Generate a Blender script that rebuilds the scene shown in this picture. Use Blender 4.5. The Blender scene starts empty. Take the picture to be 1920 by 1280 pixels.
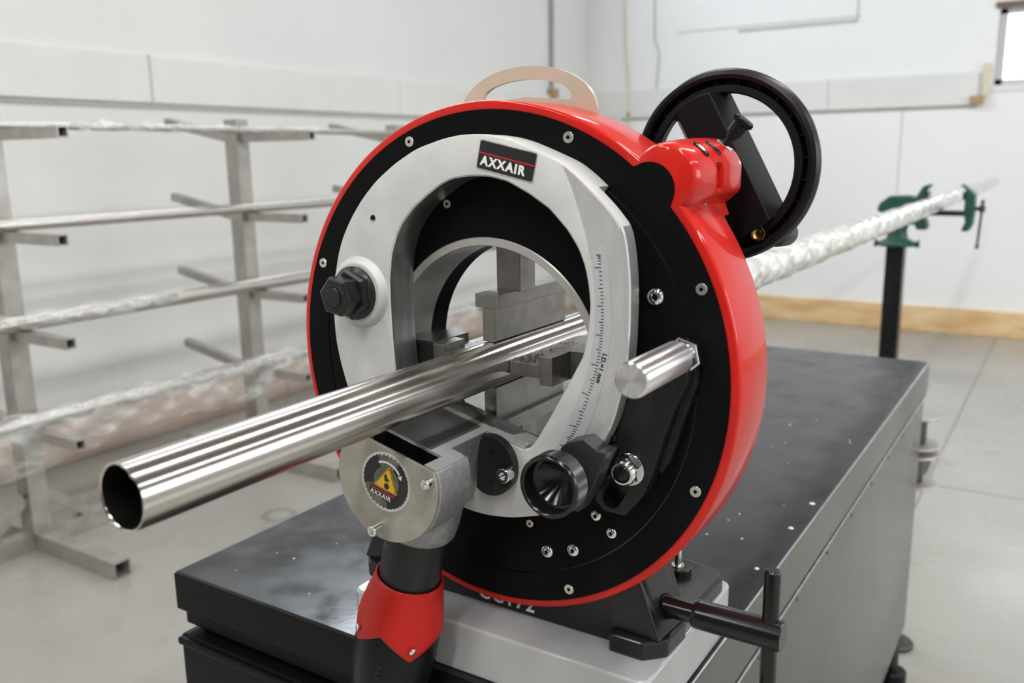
import bpy, bmesh, math, random
from mathutils import Vector, Matrix
random.seed(7)
PI = math.pi
scene = bpy.context.scene
COL = scene.collection
V = Vector

# ------------------------------------------------------------------ camera
cam_d = bpy.data.cameras.new('camera')
cam = bpy.data.objects.new('camera', cam_d)
COL.objects.link(cam)
CAM = V((0.39127918, -0.57685815, 0.16454016))
right = V((0.84357588, 0.5368102, -0.01464709))
down = V((0.09792285, -0.18058536, -0.97867259))
fwd = V((-0.52800648, 0.82415031, -0.20490344))
m = Matrix((right, -down, -fwd)).transposed().to_4x4()
m.translation = CAM
cam.matrix_world = m
cam_d.sensor_width = 36.0
cam_d.sensor_fit = 'HORIZONTAL'
cam_d.lens = 1657.476 / 1920 * 36
cam_d.clip_start = 0.02
cam_d.clip_end = 60
cam_d.dof.use_dof = True
cam_d.dof.focus_distance = 0.70
cam_d.dof.aperture_fstop = 7.0
scene.camera = cam

# ------------------------------------------------------------------ look
vs = scene.view_settings
vs.view_transform = 'Standard'
vs.look = 'None'
vs.gamma = 1.0
vs.use_curve_mapping = False
vs.exposure = 0.18
scene.cycles.use_denoising = True
scene.cycles.max_bounces = 8
scene.cycles.sample_clamp_indirect = 6.0
scene.cycles.caustics_reflective = False
scene.cycles.caustics_refractive = False

# ------------------------------------------------------------------ sky outside the windows
world = bpy.data.worlds.new('world')
scene.world = world
world.use_nodes = True
bg = world.node_tree.nodes['Background']
bg.inputs[0].default_value = (0.92, 0.96, 1.0, 1)
bg.inputs[1].default_value = 4.0

# room extents
XL, XR, YN, YF, ZF, ZC = -2.816, 4.6, -7.5, 5.5, -0.96, 2.7

def area(name, loc, rot, sx, sy, power, col):
    d = bpy.data.lights.new(name, 'AREA')
    d.shape = 'RECTANGLE'
    d.size = sx
    d.size_y = sy
    d.energy = power
    d.color = col
    o = bpy.data.objects.new(name, d)
    o.location = loc
    o.rotation_euler = rot
    COL.objects.link(o)
    return o

TUBES = [(-1.1, 2.7), (-1.1, 0.2), (0.6, 2.7), (0.6, 0.2), (2.8, 2.7), (2.8, 0.2), (-1.1, -2.2), (0.6, -2.2), (2.8, -2.2)]
for x, y in TUBES:
    area('fluorescent_light', (x, y, 2.27), (0, 0, 0), 0.20, 2.3, (12 if x < 0 else 23) if y > 0 else (38 if x < 0 else 62), (1.0, 0.985, 0.95))
# daylight: right-hand window band, and an unseen high left window added for worktop glare
area('daylight_side', (XR - 0.05, 2.6, 0.9), (0, PI / 2, 0), 1.5, 4.2, 22, (0.90, 0.96, 1.0))
area('glare_light_high', (XL + 0.03, 3.0, 2.1), (0, -PI / 2, 0), 0.6, 2.6, 50, (0.80, 0.91, 1.0))

# ------------------------------------------------------------------ materials
def mat(name, col, rough=0.5, metal=0.0, ior=1.5, coat=0.0, coat_rough=0.1, bump=0.0, bscale=400.0,
        mott=0.0, mscale=8.0, col2=None, stretch=(1, 1, 1), rvar=0.0, rscale=12.0, alpha=1.0, trans=0.0,
        bdist=0.0004, detail=4.0, aniso=0.0, emit=None, estr=0.0, spec=0.5):
    M = bpy.data.materials.new(name)
    M.use_nodes = True
    nt = M.node_tree
    p = nt.nodes['Principled BSDF']
    p.inputs['Base Color'].default_value = (*col, 1)
    p.inputs['Roughness'].default_value = rough
    p.inputs['Metallic'].default_value = metal
    p.inputs['IOR'].default_value = ior
    p.inputs['Coat Weight'].default_value = coat
    p.inputs['Coat Roughness'].default_value = coat_rough
    p.inputs['Alpha'].default_value = alpha
    p.inputs['Transmission Weight'].default_value = trans
    p.inputs['Anisotropic'].default_value = aniso
    p.inputs['Specular IOR Level'].default_value = spec
    if emit:
        p.inputs['Emission Color'].default_value = (*emit, 1)
        p.inputs['Emission Strength'].default_value = estr
    tc = nt.nodes.new('ShaderNodeTexCoord')
    mp = nt.nodes.new('ShaderNodeMapping')
    mp.inputs['Scale'].default_value = stretch
    nt.links.new(tc.outputs['Object'], mp.inputs[0])
    if mott > 0:
        n = nt.nodes.new('ShaderNodeTexNoise')
        n.inputs['Scale'].default_value = mscale
        n.inputs['Detail'].default_value = detail
        nt.links.new(mp.outputs[0], n.inputs['Vector'])
        r = nt.nodes.new('ShaderNodeMapRange')
        r.inputs[1].default_value = 0.35
        r.inputs[2].default_value = 0.65
        nt.links.new(n.outputs[0], r.inputs[0])
        mx = nt.nodes.new('ShaderNodeMix')
        mx.data_type = 'RGBA'
        c2 = col2 if col2 else tuple(max(0, c * (1 - mott)) for c in col)
        mx.inputs[6].default_value = (*col, 1)
        mx.inputs[7].default_value = (*c2, 1)
        nt.links.new(r.outputs[0], mx.inputs[0])
        nt.links.new(mx.outputs[2], p.inputs['Base Color'])
    if rvar > 0:
        n = nt.nodes.new('ShaderNodeTexNoise')
        n.inputs['Scale'].default_value = rscale
        n.inputs['Detail'].default_value = 5
        nt.links.new(mp.outputs[0], n.inputs['Vector'])
        r = nt.nodes.new('ShaderNodeMapRange')
        r.inputs[1].default_value = 0.3
        r.inputs[2].default_value = 0.7
        r.inputs[3].default_value = max(0.02, rough - rvar)
        r.inputs[4].default_value = rough + rvar
        nt.links.new(n.outputs[0], r.inputs[0])
        nt.links.new(r.outputs[0], p.inputs['Roughness'])
    if bump > 0:
        n = nt.nodes.new('ShaderNodeTexNoise')
        n.inputs['Scale'].default_value = bscale
        n.inputs['Detail'].default_value = 2
        nt.links.new(mp.outputs[0], n.inputs['Vector'])
        b = nt.nodes.new('ShaderNodeBump')
        b.inputs['Strength'].default_value = bump
        b.inputs['Distance'].default_value = bdist
        nt.links.new(n.outputs[0], b.inputs['Height'])
        nt.links.new(b.outputs[0], p.inputs['Normal'])
    return M

RED = mat('red_enamel', (0.50, 0.014, 0.009), 0.38, spec=0.08, coat=0.5, coat_rough=0.05, bump=0.12, bscale=260, bdist=0.0003)
REDM = mat('red_matt_plastic', (0.44, 0.012, 0.008), 0.42, spec=0.3, bump=0.15, bscale=900, bdist=0.0001)
BLK = mat('black_anodised', (0.005, 0.005, 0.0055), 0.40, spec=0.06, bump=0.12, bscale=1500, bdist=0.0001, rvar=0.08, rscale=25)
BLK2 = mat('black_satin_steel', (0.012, 0.012, 0.0135), 0.3, spec=0.35, rvar=0.06, rscale=60, bump=0.1, bscale=900, bdist=0.0001)
BLKG = mat('black_gloss', (0.006, 0.006, 0.007), 0.2, spec=0.45)
BLKP = mat('black_plastic', (0.006, 0.006, 0.007), 0.36, spec=0.22, bump=0.3, bscale=1600, bdist=0.0001)
BLKC = mat('black_casting_paint', (0.008, 0.0085, 0.0095), 0.24, spec=0.45, bump=0.35, bscale=450, bdist=0.0003)
CAST = mat('cast_aluminium', (0.60, 0.60, 0.595), 0.5, 0.25, bump=0.7, bscale=2300, bdist=0.0003, mott=0.10, mscale=35, rvar=0.08, rscale=40)
MACH = mat('machined_aluminium', (0.66, 0.66, 0.665), 0.32, 0.6, mott=0.10, mscale=30, stretch=(3, 1, 0.4), rvar=0.08, rscale=50)
HEAD = mat('head_casting', (0.32, 0.325, 0.33), 0.42, 0.55, bump=0.6, bscale=1100, bdist=0.0004, mott=0.25, mscale=200)
BRIGHT = mat('bright_turned_aluminium', (0.80, 0.80, 0.81), 0.30, 1.0, aniso=0.85)
STEEL = mat('ground_steel', (0.27, 0.26, 0.245), 0.38, 0.9, mott=0.18, mscale=70, rvar=0.08, rscale=120, bump=0.15, bscale=500, bdist=0.0001)
STEELD = mat('dark_steel', (0.10, 0.10, 0.10), 0.35, 0.85, mott=0.3, mscale=60)
SCREW = mat('zinc_screw', (0.66, 0.65, 0.60), 0.27, 1.0)
CHROME = mat('chrome', (0.78, 0.79, 0.80), 0.12, 1.0)
PIPE = mat('stainless_pipe_metal', (0.57, 0.54, 0.50), 0.20, 1.0, aniso=0.88, mott=0.06, mscale=5)
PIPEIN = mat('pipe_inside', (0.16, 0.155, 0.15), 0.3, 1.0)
ZINC = mat('yellow_zinc_plate', (0.60, 0.60, 0.45), 0.32, 0.45, mott=1, mscale=28, col2=(0.70, 0.59, 0.52), rvar=0.05)
COVER = mat('cover_plate_steel', (0.42, 0.40, 0.35), 0.38, 0.6, mott=0.2, mscale=60, rvar=0.06, rscale=70, bump=0.05, bscale=500)
MIRROR = mat('mirror_sticker', (0.26, 0.26, 0.24), 0.16, 1.0, mott=0.5, mscale=60)
STK_BLK = mat('sticker_black', (0.012, 0.012, 0.013), 0.3)
STK_YEL = mat('sticker_yellow', (0.80, 0.47, 0.02), 0.35)
STK_WHT = mat('print_white', (0.75, 0.75, 0.75), 0.4)
STK_RED = mat('print_red', (0.55, 0.01, 0.015), 0.35)
STK_GRY = mat('scale_grey', (0.43, 0.46, 0.47), 0.4, 0.15)
CAB = mat('charcoal_cabinet_paint', (0.012, 0.012, 0.0135), 0.19, spec=0.26, rvar=0.11, rscale=16, mott=1, mscale=11, col2=(0.024, 0.024, 0.026), detail=8, bump=0.06, bscale=160, bdist=0.0003)
CABF = mat('shaded_cabinet_front', (0.004, 0.004, 0.004), 0.34, spec=0.14)  # blacker copy of the cabinet paint: the front's shade put into its colour
CABS = mat('cabinet_side_metal', (0.095, 0.093, 0.086), 0.22, 0.35, spec=0.3, rvar=0.05, rscale=5, mott=0.08, mscale=3)
PLATE = mat('grey_enamel_plate', (0.36, 0.37, 0.38), 0.3, coat=1.0, coat_rough=0.12, bump=0.1, bscale=90, bdist=0.0004, mott=0.07, mscale=20)
RACK = mat('rack_steel', (0.46, 0.435, 0.40), 0.38, 0.5, mott=0.22, mscale=18, rvar=0.06, rscale=30)
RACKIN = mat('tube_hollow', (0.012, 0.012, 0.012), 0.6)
SLEEVE = mat('bore_sleeve_steel', (0.56, 0.55, 0.52), 0.34, 0.6, rvar=0.08, rscale=30, mott=0.15, mscale=30)
GREEN = mat('green_vise_paint', (0.018, 0.095, 0.065), 0.4, mott=0.3, mscale=40)
BRASS = mat('brass', (0.55, 0.36, 0.11), 0.25, 1.0)
WOOD = mat('plywood_board', (0.66, 0.40, 0.17), 0.55, mott=1, mscale=3.2, col2=(0.82, 0.62, 0.36), stretch=(1.2, 1.2, 5), detail=6)
WOODL = mat('hazed_board', (0.47, 0.33, 0.26), 0.6, mott=1, mscale=2.4, col2=(0.60, 0.50, 0.44), stretch=(1.2, 1.2, 4), detail=6)  # board behind hanging film: the haze is put into its colour
WALL = mat('white_painted_board', (0.80, 0.80, 0.795), 0.6, mott=0.05, mscale=1.4, bump=0.1, bscale=30)
WALLB = mat('lit_white_board', (0.88, 0.88, 0.885), 0.6, mott=0.03, mscale=1.4, bump=0.1, bscale=30)  # wall white lightened: the back wall's stronger light put into its colour
WALL2 = mat('white_painted_plank', (0.80, 0.795, 0.78), 0.55, mott=0.07, mscale=3.0)
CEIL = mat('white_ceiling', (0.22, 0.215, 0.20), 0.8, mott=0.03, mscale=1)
SEAM = mat('board_joint', (0.50, 0.50, 0.47), 0.8, mott=0.1)
FRAME = mat('window_frame', (0.62, 0.63, 0.64), 0.4, mott=0.04)
WOODDK = mat('brown_trim', (0.20, 0.12, 0.09), 0.6, mott=0.2, mscale=20)
CONDUIT = mat('conduit_grey', (0.36, 0.36, 0.34), 0.4, 0.4, mott=0.1)
CORD = mat('cream_cord', (0.72, 0.66, 0.48), 0.6, mott=0.05)
TAN = mat('tan_wood_block', (0.45, 0.30, 0.16), 0.6, mott=0.2, mscale=30)
LAMP = mat('lamp_diffuser', (0.9, 0.9, 0.9), 0.5, emit=(1, 0.985, 0.95), estr=3.0, mott=0.02)
ENAM = mat('white_fixture', (0.7, 0.7, 0.7), 0.4, mott=0.02)

def tangent(M, rot=0.25, axis='Y'):
    nt = M.node_tree
    t = nt.nodes.new('ShaderNodeTangent')
    t.direction_type = 'RADIAL'
    t.axis = axis
    p = nt.nodes['Principled BSDF']
    nt.links.new(t.outputs[0], p.inputs['Tangent'])
    p.inputs['Anisotropic Rotation'].default_value = rot
    return M

def film_mat(name, tint, a0, a1, scale, stretch):
    """thin crinkled clear plastic: mostly see-through with glossy folds"""
    M = bpy.data.materials.new(name)
    M.use_nodes = True
    nt = M.node_tree
    p = nt.nodes['Principled BSDF']
    p.inputs['Base Color'].default_value = (*tint, 1)
    p.inputs['Roughness'].default_value = 0.1
    p.inputs['Coat Weight'].default_value = 1.0
    p.inputs['Coat Roughness'].default_value = 0.05
    tc = nt.nodes.new('ShaderNodeTexCoord')
    mp = nt.nodes.new('ShaderNodeMapping')
    mp.inputs['Scale'].default_value = stretch
    nt.links.new(tc.outputs['Object'], mp.inputs[0])
    n = nt.nodes.new('ShaderNodeTexNoise')
    n.inputs['Scale'].default_value = scale
    n.inputs['Detail'].default_value = 5
    n.inputs['Distortion'].default_value = 1.2
    nt.links.new(mp.outputs[0], n.inputs['Vector'])
    r = nt.nodes.new('ShaderNodeMapRange')
    r.inputs[1].default_value = 0.4
    r.inputs[2].default_value = 0.65
    r.inputs[3].default_value = a0
    r.inputs[4].default_value = a1
    nt.links.new(n.outputs[0], r.inputs[0])
    nt.links.new(r.outputs[0], p.inputs['Alpha'])
    b = nt.nodes.new('ShaderNodeBump')
    b.inputs['Strength'].default_value = 0.9
    b.inputs['Distance'].default_value = 0.004
    nt.links.new(n.outputs[0], b.inputs['Height'])
    nt.links.new(b.outputs[0], p.inputs['Normal'])
    return M

tangent(PIPE)
tangent(BRIGHT)
FILM = film_mat('clear_plastic_film', (0.85, 0.86, 0.86), 0.12, 0.45, 9, (3, 1, 3))
WRAP = film_mat('crinkled_wrap', (0.84, 0.84, 0.80), 0.62, 1.0, 26, (1.5, 1.0, 1.5))

def floor_material():
    M = mat('polished_concrete', (0.40, 0.385, 0.36), 0.27, spec=0.55, rvar=0.10, rscale=1.7, bump=0.05, bscale=40)
    nt = M.node_tree
    p = nt.nodes['Principled BSDF']
    tc = nt.nodes.new('ShaderNodeTexCoord')
    n1 = nt.nodes.new('ShaderNodeTexNoise')
    n1.inputs['Scale'].default_value = 1.3
    n1.inputs['Detail'].default_value = 8
    nt.links.new(tc.outputs['Object'], n1.inputs['Vector'])
    cr = nt.nodes.new('ShaderNodeValToRGB')
    cr.color_ramp.elements[0].position = 0.35
    cr.color_ramp.elements[0].color = (0.30, 0.29, 0.265, 1)
    cr.color_ramp.elements[1].position = 0.65
    cr.color_ramp.elements[1].color = (0.385, 0.375, 0.35, 1)
    nt.links.new(n1.outputs[0], cr.inputs[0])
    n2 = nt.nodes.new('ShaderNodeTexNoise')
    n2.inputs['Scale'].default_value = 6
    n2.inputs['Detail'].default_value = 8
    nt.links.new(tc.outputs['Object'], n2.inputs['Vector'])
    r2 = nt.nodes.new('ShaderNodeMapRange')
    r2.inputs[1].default_value = 0.62
    r2.inputs[2].default_value = 0.75
    r2.inputs[4].default_value = 0.45
    nt.links.new(n2.outputs[0], r2.inputs[0])
    mx = nt.nodes.new('ShaderNodeMix')
    mx.data_type = 'RGBA'
    mx.inputs[7].default_value = (0.24, 0.23, 0.21, 1)
    nt.links.new(r2.outputs[0], mx.inputs[0])
    nt.links.new(cr.outputs[0], mx.inputs[6])
    # dark ring left by a can or bucket on the floor
    sx = nt.nodes.new('ShaderNodeVectorMath')
    sx.operation = 'DISTANCE'
    sx.inputs[1].default_value = (-1.70, 1.275, ZF)
    nt.links.new(tc.outputs['Object'], sx.inputs[0])
    a = nt.nodes.new('ShaderNodeMath')
    a.operation = 'SUBTRACT'
    a.inputs[1].default_value = 0.047
    nt.links.new(sx.outputs['Value'], a.inputs[0])
    ab = nt.nodes.new('ShaderNodeMath')
    ab.operation = 'ABSOLUTE'
    nt.links.new(a.outputs[0], ab.inputs[0])
    rr = nt.nodes.new('ShaderNodeMapRange')
    rr.inputs[1].default_value = 0.004
    rr.inputs[2].default_value = 0.016
    rr.inputs[3].default_value = 0.55
    rr.inputs[4].default_value = 0.0
    nt.links.new(ab.outputs[0], rr.inputs[0])
    mx2 = nt.nodes.new('ShaderNodeMix')
    mx2.data_type = 'RGBA'
    mx2.inputs[7].default_value = (0.13, 0.13, 0.13, 1)
    nt.links.new(rr.outputs[0], mx2.inputs[0])
    nt.links.new(mx.outputs[2], mx2.inputs[6])
    nt.links.new(mx2.outputs[2], p.inputs['Base Color'])
    return M
FLOOR = floor_material()

# ------------------------------------------------------------------ object helpers
ORG = {}

def thing(name, label, cat, loc, group=None):
    o = bpy.data.objects.new(name, None)
    COL.objects.link(o)
    o.location = loc
    o.empty_display_size = 0.05
    o['label'] = label
    o['category'] = cat
    if group:
        o['group'] = group
    ORG[o.name] = V(loc)
    return o

def obj(name, bm, material, parent=None, smooth=None, bevel=0.0, bseg=2, label=None, kind=None, own=False):
    """link a bmesh given in world coordinates as one mesh object"""
    me = bpy.data.meshes.new(name)
    if parent is not None:
        org = ORG[parent.name]
    elif own:
        c = [v.co for v in bm.verts]
        org = V(((min(p.x for p in c) + max(p.x for p in c)) / 2, (min(p.y for p in c) + max(p.y for p in c)) / 2, min(p.z for p in c)))
    else:
        org = V((0, 0, 0))
    bmesh.ops.translate(bm, verts=bm.verts[:], vec=-org)
    bmesh.ops.recalc_face_normals(bm, faces=bm.faces[:])
    bm.to_mesh(me)
    bm.free()
    me.materials.append(material)
    o = bpy.data.objects.new(name, me)
    COL.objects.link(o)
    ORG[o.name] = org
    if parent is not None:
        o.parent = parent
    else:
        o.location = org
    if smooth is not None:
        for p in me.polygons:
            p.use_smooth = True
        try:
            me.set_sharp_from_angle(angle=math.radians(smooth))
        except Exception:
            pass
    if bevel > 0:
        b = o.modifiers.new('bevel', 'BEVEL')
        b.width = bevel
        b.segments = bseg
        b.limit_method = 'ANGLE'
        b.angle_limit = math.radians(38)
        b.harden_normals = False
    if label:
        o['label'] = label
    if kind:
        o['kind'] = kind
    return o

def tag(o, label, cat, group=None, kind=None):
    o['label'] = label
    o['category'] = cat
    if group:
        o['group'] = group
    if kind:
        o['kind'] = kind
    return o

def struct(name, bm, material, **k):
    return obj(name, bm, material, kind='structure', **k)

def add_box(bm, lo, hi, M=None):
    x0, y0, z0 = lo
    x1, y1, z1 = hi
    co = [(x0, y0, z0), (x1, y0, z0), (x1, y1, z0), (x0, y1, z0), (x0, y0, z1), (x1, y0, z1), (x1, y1, z1), (x0, y1, z1)]
    vs_ = [bm.verts.new(M @ V(c) if M else c) for c in co]
    for f in ((0, 3, 2, 1), (4, 5, 6, 7), (0, 1, 5, 4), (1, 2, 6, 5), (2, 3, 7, 6), (3, 0, 4, 7)):
        bm.faces.new([vs_[i] for i in f])

def box(lo, hi, M=None):
    bm = bmesh.new()
    add_box(bm, lo, hi, M)
    return bm

def frame_axis(d):
    d = V(d).normalized()
    a = V((0, 0, 1)) if abs(d.z) < 0.9 else V((1, 0, 0))
    x = a.cross(d).normalized()
    return x, d.cross(x).normalized(), d

def add_lathe(bm, p0, d, prof, n=48, closed=False, phase=0.0):
    """revolve profile [(dist along axis, radius)] about axis d through p0"""
    x, y, z = frame_axis(d)
    p0 = V(p0)
    rings = []
    for s, r in prof:
        if r < 1e-7:
            rings.append([bm.verts.new(p0 + z * s)])
        else:
            rings.append([bm.verts.new(p0 + z * s + (x * math.cos(phase + 2 * PI * i / n) + y * math.sin(phase + 2 * PI * i / n)) * r) for i in range(n)])
    pairs = list(zip(rings, rings[1:]))
    if closed:
        pairs.append((rings[-1], rings[0]))
    for a, b in pairs:
        for i in range(n):
            j = (i + 1) % n
            if len(a) == 1 and len(b) == 1:
                continue
            if len(a) == 1:
                bm.faces.new((a[0], b[i], b[j]))
            elif len(b) == 1:
                bm.faces.new((a[i], a[j], b[0]))
            else:
                bm.faces.new((a[i], a[j], b[j], b[i]))

def lathe(p0, d, prof, n=48, closed=False, phase=0.0):
    bm = bmesh.new()
    add_lathe(bm, p0, d, prof, n, closed, phase)
    return bm

def cyl(p0, p1, r, n=32, ch=0.0):
    p0, p1 = V(p0), V(p1)
    L = (p1 - p0).length
    if ch > 0:
        prof = [(0, 0), (0, r - ch), (ch, r), (L - ch, r), (L, r - ch), (L, 0)]
    else:
        prof = [(0, 0), (0, r), (L, r), (L, 0)]
    return lathe(p0, p1 - p0, prof, n)

def prism(pts, y0, y1, bm=None):
    """polygon in XZ extruded along Y"""
    bm = bm or bmesh.new()
    a = [bm.verts.new((x, y0, z)) for x, z in pts]
    b = [bm.verts.new((x, y1, z)) for x, z in pts]
    bm.faces.new(a)
    bm.faces.new(b)
    n = len(pts)
    for i in range(n):
        j = (i + 1) % n
        bm.faces.new((a[i], a[j], b[j], b[i]))
    return bm

def prism_z(pts, z0, z1, bm=None):
    bm = bm or bmesh.new()
    a = [bm.verts.new((x, y, z0)) for x, y in pts]
    b = [bm.verts.new((x, y, z1)) for x, y in pts]
    bm.faces.new(a)
    bm.faces.new(b)
    n = len(pts)
    for i in range(n):
        j = (i + 1) % n
        bm.faces.new((a[i], a[j], b[j], b[i]))
    return bm

def tube_path(pts, r, n=12, bm=None, caps=True):
    bm = bm or bmesh.new()
    pts = [V(p) for p in pts]
    rings = []
    px = None
    for i, p in enumerate(pts):
        d = (pts[min(i + 1, len(pts) - 1)] - pts[max(i - 1, 0)]).normalized()
        if px is None:
            x, y, _ = frame_axis(d)
        else:
            x = (px - d * px.dot(d)).normalized()
            y = d.cross(x)
        px = x
        rr = r[i] if isinstance(r, (list, tuple)) else r
        rings.append([bm.verts.new(p + (x * math.cos(2 * PI * k / n) + y * math.sin(2 * PI * k / n)) * rr) for k in range(n)])
    for a, b in zip(rings, rings[1:]):
        for k in range(n):
            j = (k + 1) % n
            bm.faces.new((a[k], a[j], b[j], b[k]))
    if caps:
        bm.faces.new(rings[0])
        bm.faces.new(rings[-1])
    return bm

def hex_prof(p0, d, r, L, ch, phase=0.0):
    return lathe(p0, d, [(0, 0), (0, r - ch), (ch * 0.7, r), (L - ch * 0.7, r), (L, r - ch), (L, 0)], 6, phase=phase)

def hollow_beam(p0, p1, w, h, t, bm=None, up=(0, 0, 1)):
    """square tube from p0 to p1, open ended"""
    bm = bm or bmesh.new()
    p0, p1 = V(p0), V(p1)
    d = (p1 - p0).normalized()
    u = V(up)
    u = (u - d * u.dot(d)).normalized()
    s = d.cross(u)
    def ring(p, a, b):
        return [bm.verts.new(p + s * i * a / 2 + u * j * b / 2) for i, j in ((-1, -1), (1, -1), (1, 1), (-1, 1))]
    o0, o1 = ring(p0, w, h), ring(p1, w, h)
    i0, i1 = ring(p0, w - 2 * t, h - 2 * t), ring(p1, w - 2 * t, h - 2 * t)
    for k in range(4):
        j = (k + 1) % 4
        bm.faces.new((o0[k], o0[j], o1[j], o1[k]))
        bm.faces.new((i0[k], i1[k], i1[j], i0[j]))
        bm.faces.new((o0[k], i0[k], i0[j], o0[j]))
        bm.faces.new((o1[k], o1[j], i1[j], i1[k]))
    return bm

def polar(pts, c, N, smooth_n=0, keep=None):
    """resample a star-shaped closed outline to N radii about c"""
    P = []
    for i in range(len(pts)):
        a, b = V(pts[i]), V(pts[(i + 1) % len(pts)])
        for k in range(24):
            q = a.lerp(b, k / 24)
            P.append((math.atan2(q.y - c[1], q.x - c[0]) % (2 * PI), math.hypot(q.x - c[0], q.y - c[1])))
    P.sort()
    R = []
    for k in range(N):
        t = 2 * PI * k / N
        j = 0
        lo, hi = 0, len(P)
        while lo < hi:
            mid = (lo + hi) // 2
            if P[mid][0] < t:
                lo = mid + 1
            else:
                hi = mid
        a = P[lo - 1]
        b = P[lo % len(P)]
        a0 = a[0] - (2 * PI if lo == 0 else 0)
        b0 = b[0] + (2 * PI if lo == len(P) else 0)
        w = 0 if b0 - a0 < 1e-9 else (t - a0) / (b0 - a0)
        R.append(a[1] * (1 - w) + b[1] * w)
    for _ in range(smooth_n):
        R2 = R[:]
        for k in range(N):
            t = 2 * PI * k / N
            if keep and any(abs(((t - kk + PI) % (2 * PI)) - PI) < 0.05 for kk in keep):
                continue
            R2[k] = 0.25 * R[k - 1] + 0.5 * R[k] + 0.25 * R[(k + 1) % N]
        R = R2
    return R

def ring_solid(c, loops, bm=None):
    """closed solid of loops [(radii list, y)], swept in order and joined back to the first"""
    bm = bm or bmesh.new()
    rings = []
    for R, y in loops:
        N = len(R)
        rings.append([bm.verts.new((c[0] + R[k] * math.cos(2 * PI * k / N), y, c[1] + R[k] * math.sin(2 * PI * k / N))) for k in range(N)])
    M_ = len(rings)
    for q in range(M_):
        a, b = rings[q], rings[(q + 1) % M_]
        for k in range(len(a)):
            j = (k + 1) % len(a)
            bm.faces.new((a[k], a[j], b[j], b[k]))
    return bm

def cap_solid(c, loops, bm=None):
    """solid between stacked loops with flat caps at both ends"""
    bm = bm or bmesh.new()
    rings = []
    for R, y in loops:
        N = len(R)
        rings.append([bm.verts.new((c[0] + R[k] * math.cos(2 * PI * k / N), y, c[1] + R[k] * math.sin(2 * PI * k / N))) for k in range(N)])
    for a, b in zip(rings, rings[1:]):
        for k in range(len(a)):
            j = (k + 1) % len(a)
            bm.faces.new((a[k], a[j], b[j], b[k]))
    bm.faces.new(rings[0])
    bm.faces.new(rings[-1])
    return bm

def text_bm(body, size, org, xd, yd, depth=0.00025, spacing=1.0, bold=0.0, align='LEFT', sx=1.0):
    cu = bpy.data.curves.new('t', 'FONT')
    cu.body = body
    cu.size = size
    cu.extrude = depth
    cu.space_character = spacing
    cu.offset = bold
    cu.align_x = align
    cu.resolution_u = 3
    o = bpy.data.objects.new('t', cu)
    COL.objects.link(o)
    dg = bpy.context.evaluated_depsgraph_get()
    me = bpy.data.meshes.new_from_object(o.evaluated_get(dg))
    bpy.data.objects.remove(o)
    bpy.data.curves.remove(cu)
    bm = bmesh.new()
    bm.from_mesh(me)
    bpy.data.meshes.remove(me)
    xd, yd = V(xd).normalized(), V(yd).normalized()
    n = xd.cross(yd)
    for v in bm.verts:
        v.co = V(org) + xd * v.co.x * sx + yd * v.co.y + n * v.co.z
    return bm

def boolean(o, cutters):
    """subtract cutter bmeshes (world coordinates) from o for good"""
    tmp = []
    for bm in cutters:
        bmesh.ops.translate(bm, verts=bm.verts[:], vec=-ORG[o.name])
        bmesh.ops.recalc_face_normals(bm, faces=bm.faces[:])
        me = bpy.data.meshes.new('c')
        bm.to_mesh(me)
        bm.free()
        c = bpy.data.objects.new('c', me)
        COL.objects.link(c)
        c.location = o.parent.location if o.parent else o.location
        md = o.modifiers.new('cut', 'BOOLEAN')
        md.operation = 'DIFFERENCE'
        md.solver = 'EXACT'
        md.object = c
        tmp.append((c, me))
    bpy.context.view_layer.update()
    dg = bpy.context.evaluated_depsgraph_get()
    me = bpy.data.meshes.new_from_object(o.evaluated_get(dg))
    o.modifiers.clear()
    old = o.data
    o.data = me
    for c, cm in tmp:
        bpy.data.objects.remove(c)
        bpy.data.meshes.remove(cm)
    return o

def dup(root, delta, label=None):
    r = root.copy()
    COL.objects.link(r)
    r.location = V(root.location) + V(delta)
    ORG[r.name] = V(r.location)
    if label:
        r['label'] = label
    for ch in list(root.children):
        c = ch.copy()
        COL.objects.link(c)
        c.parent = r
        ORG[c.name] = V(r.location)
        for g in list(ch.children):
            d = g.copy()
            COL.objects.link(d)
            d.parent = c
    return r

# ================================================================== THE ROOM
struct('floor', box((XL - 0.2, YN - 0.2, ZF - 0.1), (XR + 0.2, YF + 0.2, ZF)), FLOOR)
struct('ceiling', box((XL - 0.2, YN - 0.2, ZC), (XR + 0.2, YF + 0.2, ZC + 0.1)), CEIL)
bm = bmesh.new()
add_box(bm, (XL - 0.12, YN - 0.1, ZF), (XL, YF + 0.12, 1.78))
add_box(bm, (XL - 0.12, YN - 0.1, 2.42), (XL, YF + 0.12, ZC))
add_box(bm, (XL - 0.12, YN - 0.1, 1.78), (XL, 1.68, 2.42))
add_box(bm, (XL - 0.12, 4.32, 1.78), (XL, YF + 0.12, 2.42))
struct('wall_left', bm, WALL)
bm = bmesh.new()
for y0, y1 in ((1.68, 1.74), (2.97, 3.03), (4.26, 4.32)):
    add_box(bm, (XL - 0.08, y0, 1.78), (XL - 0.03, y1, 2.42))
struct('window_2', bm, FRAME)  # unseen window added with the high light for the worktop glare
struct('wall_front', box((XL - 0.12, YN - 0.12, ZF), (XR + 0.12, YN, ZC)), CEIL)
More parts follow.
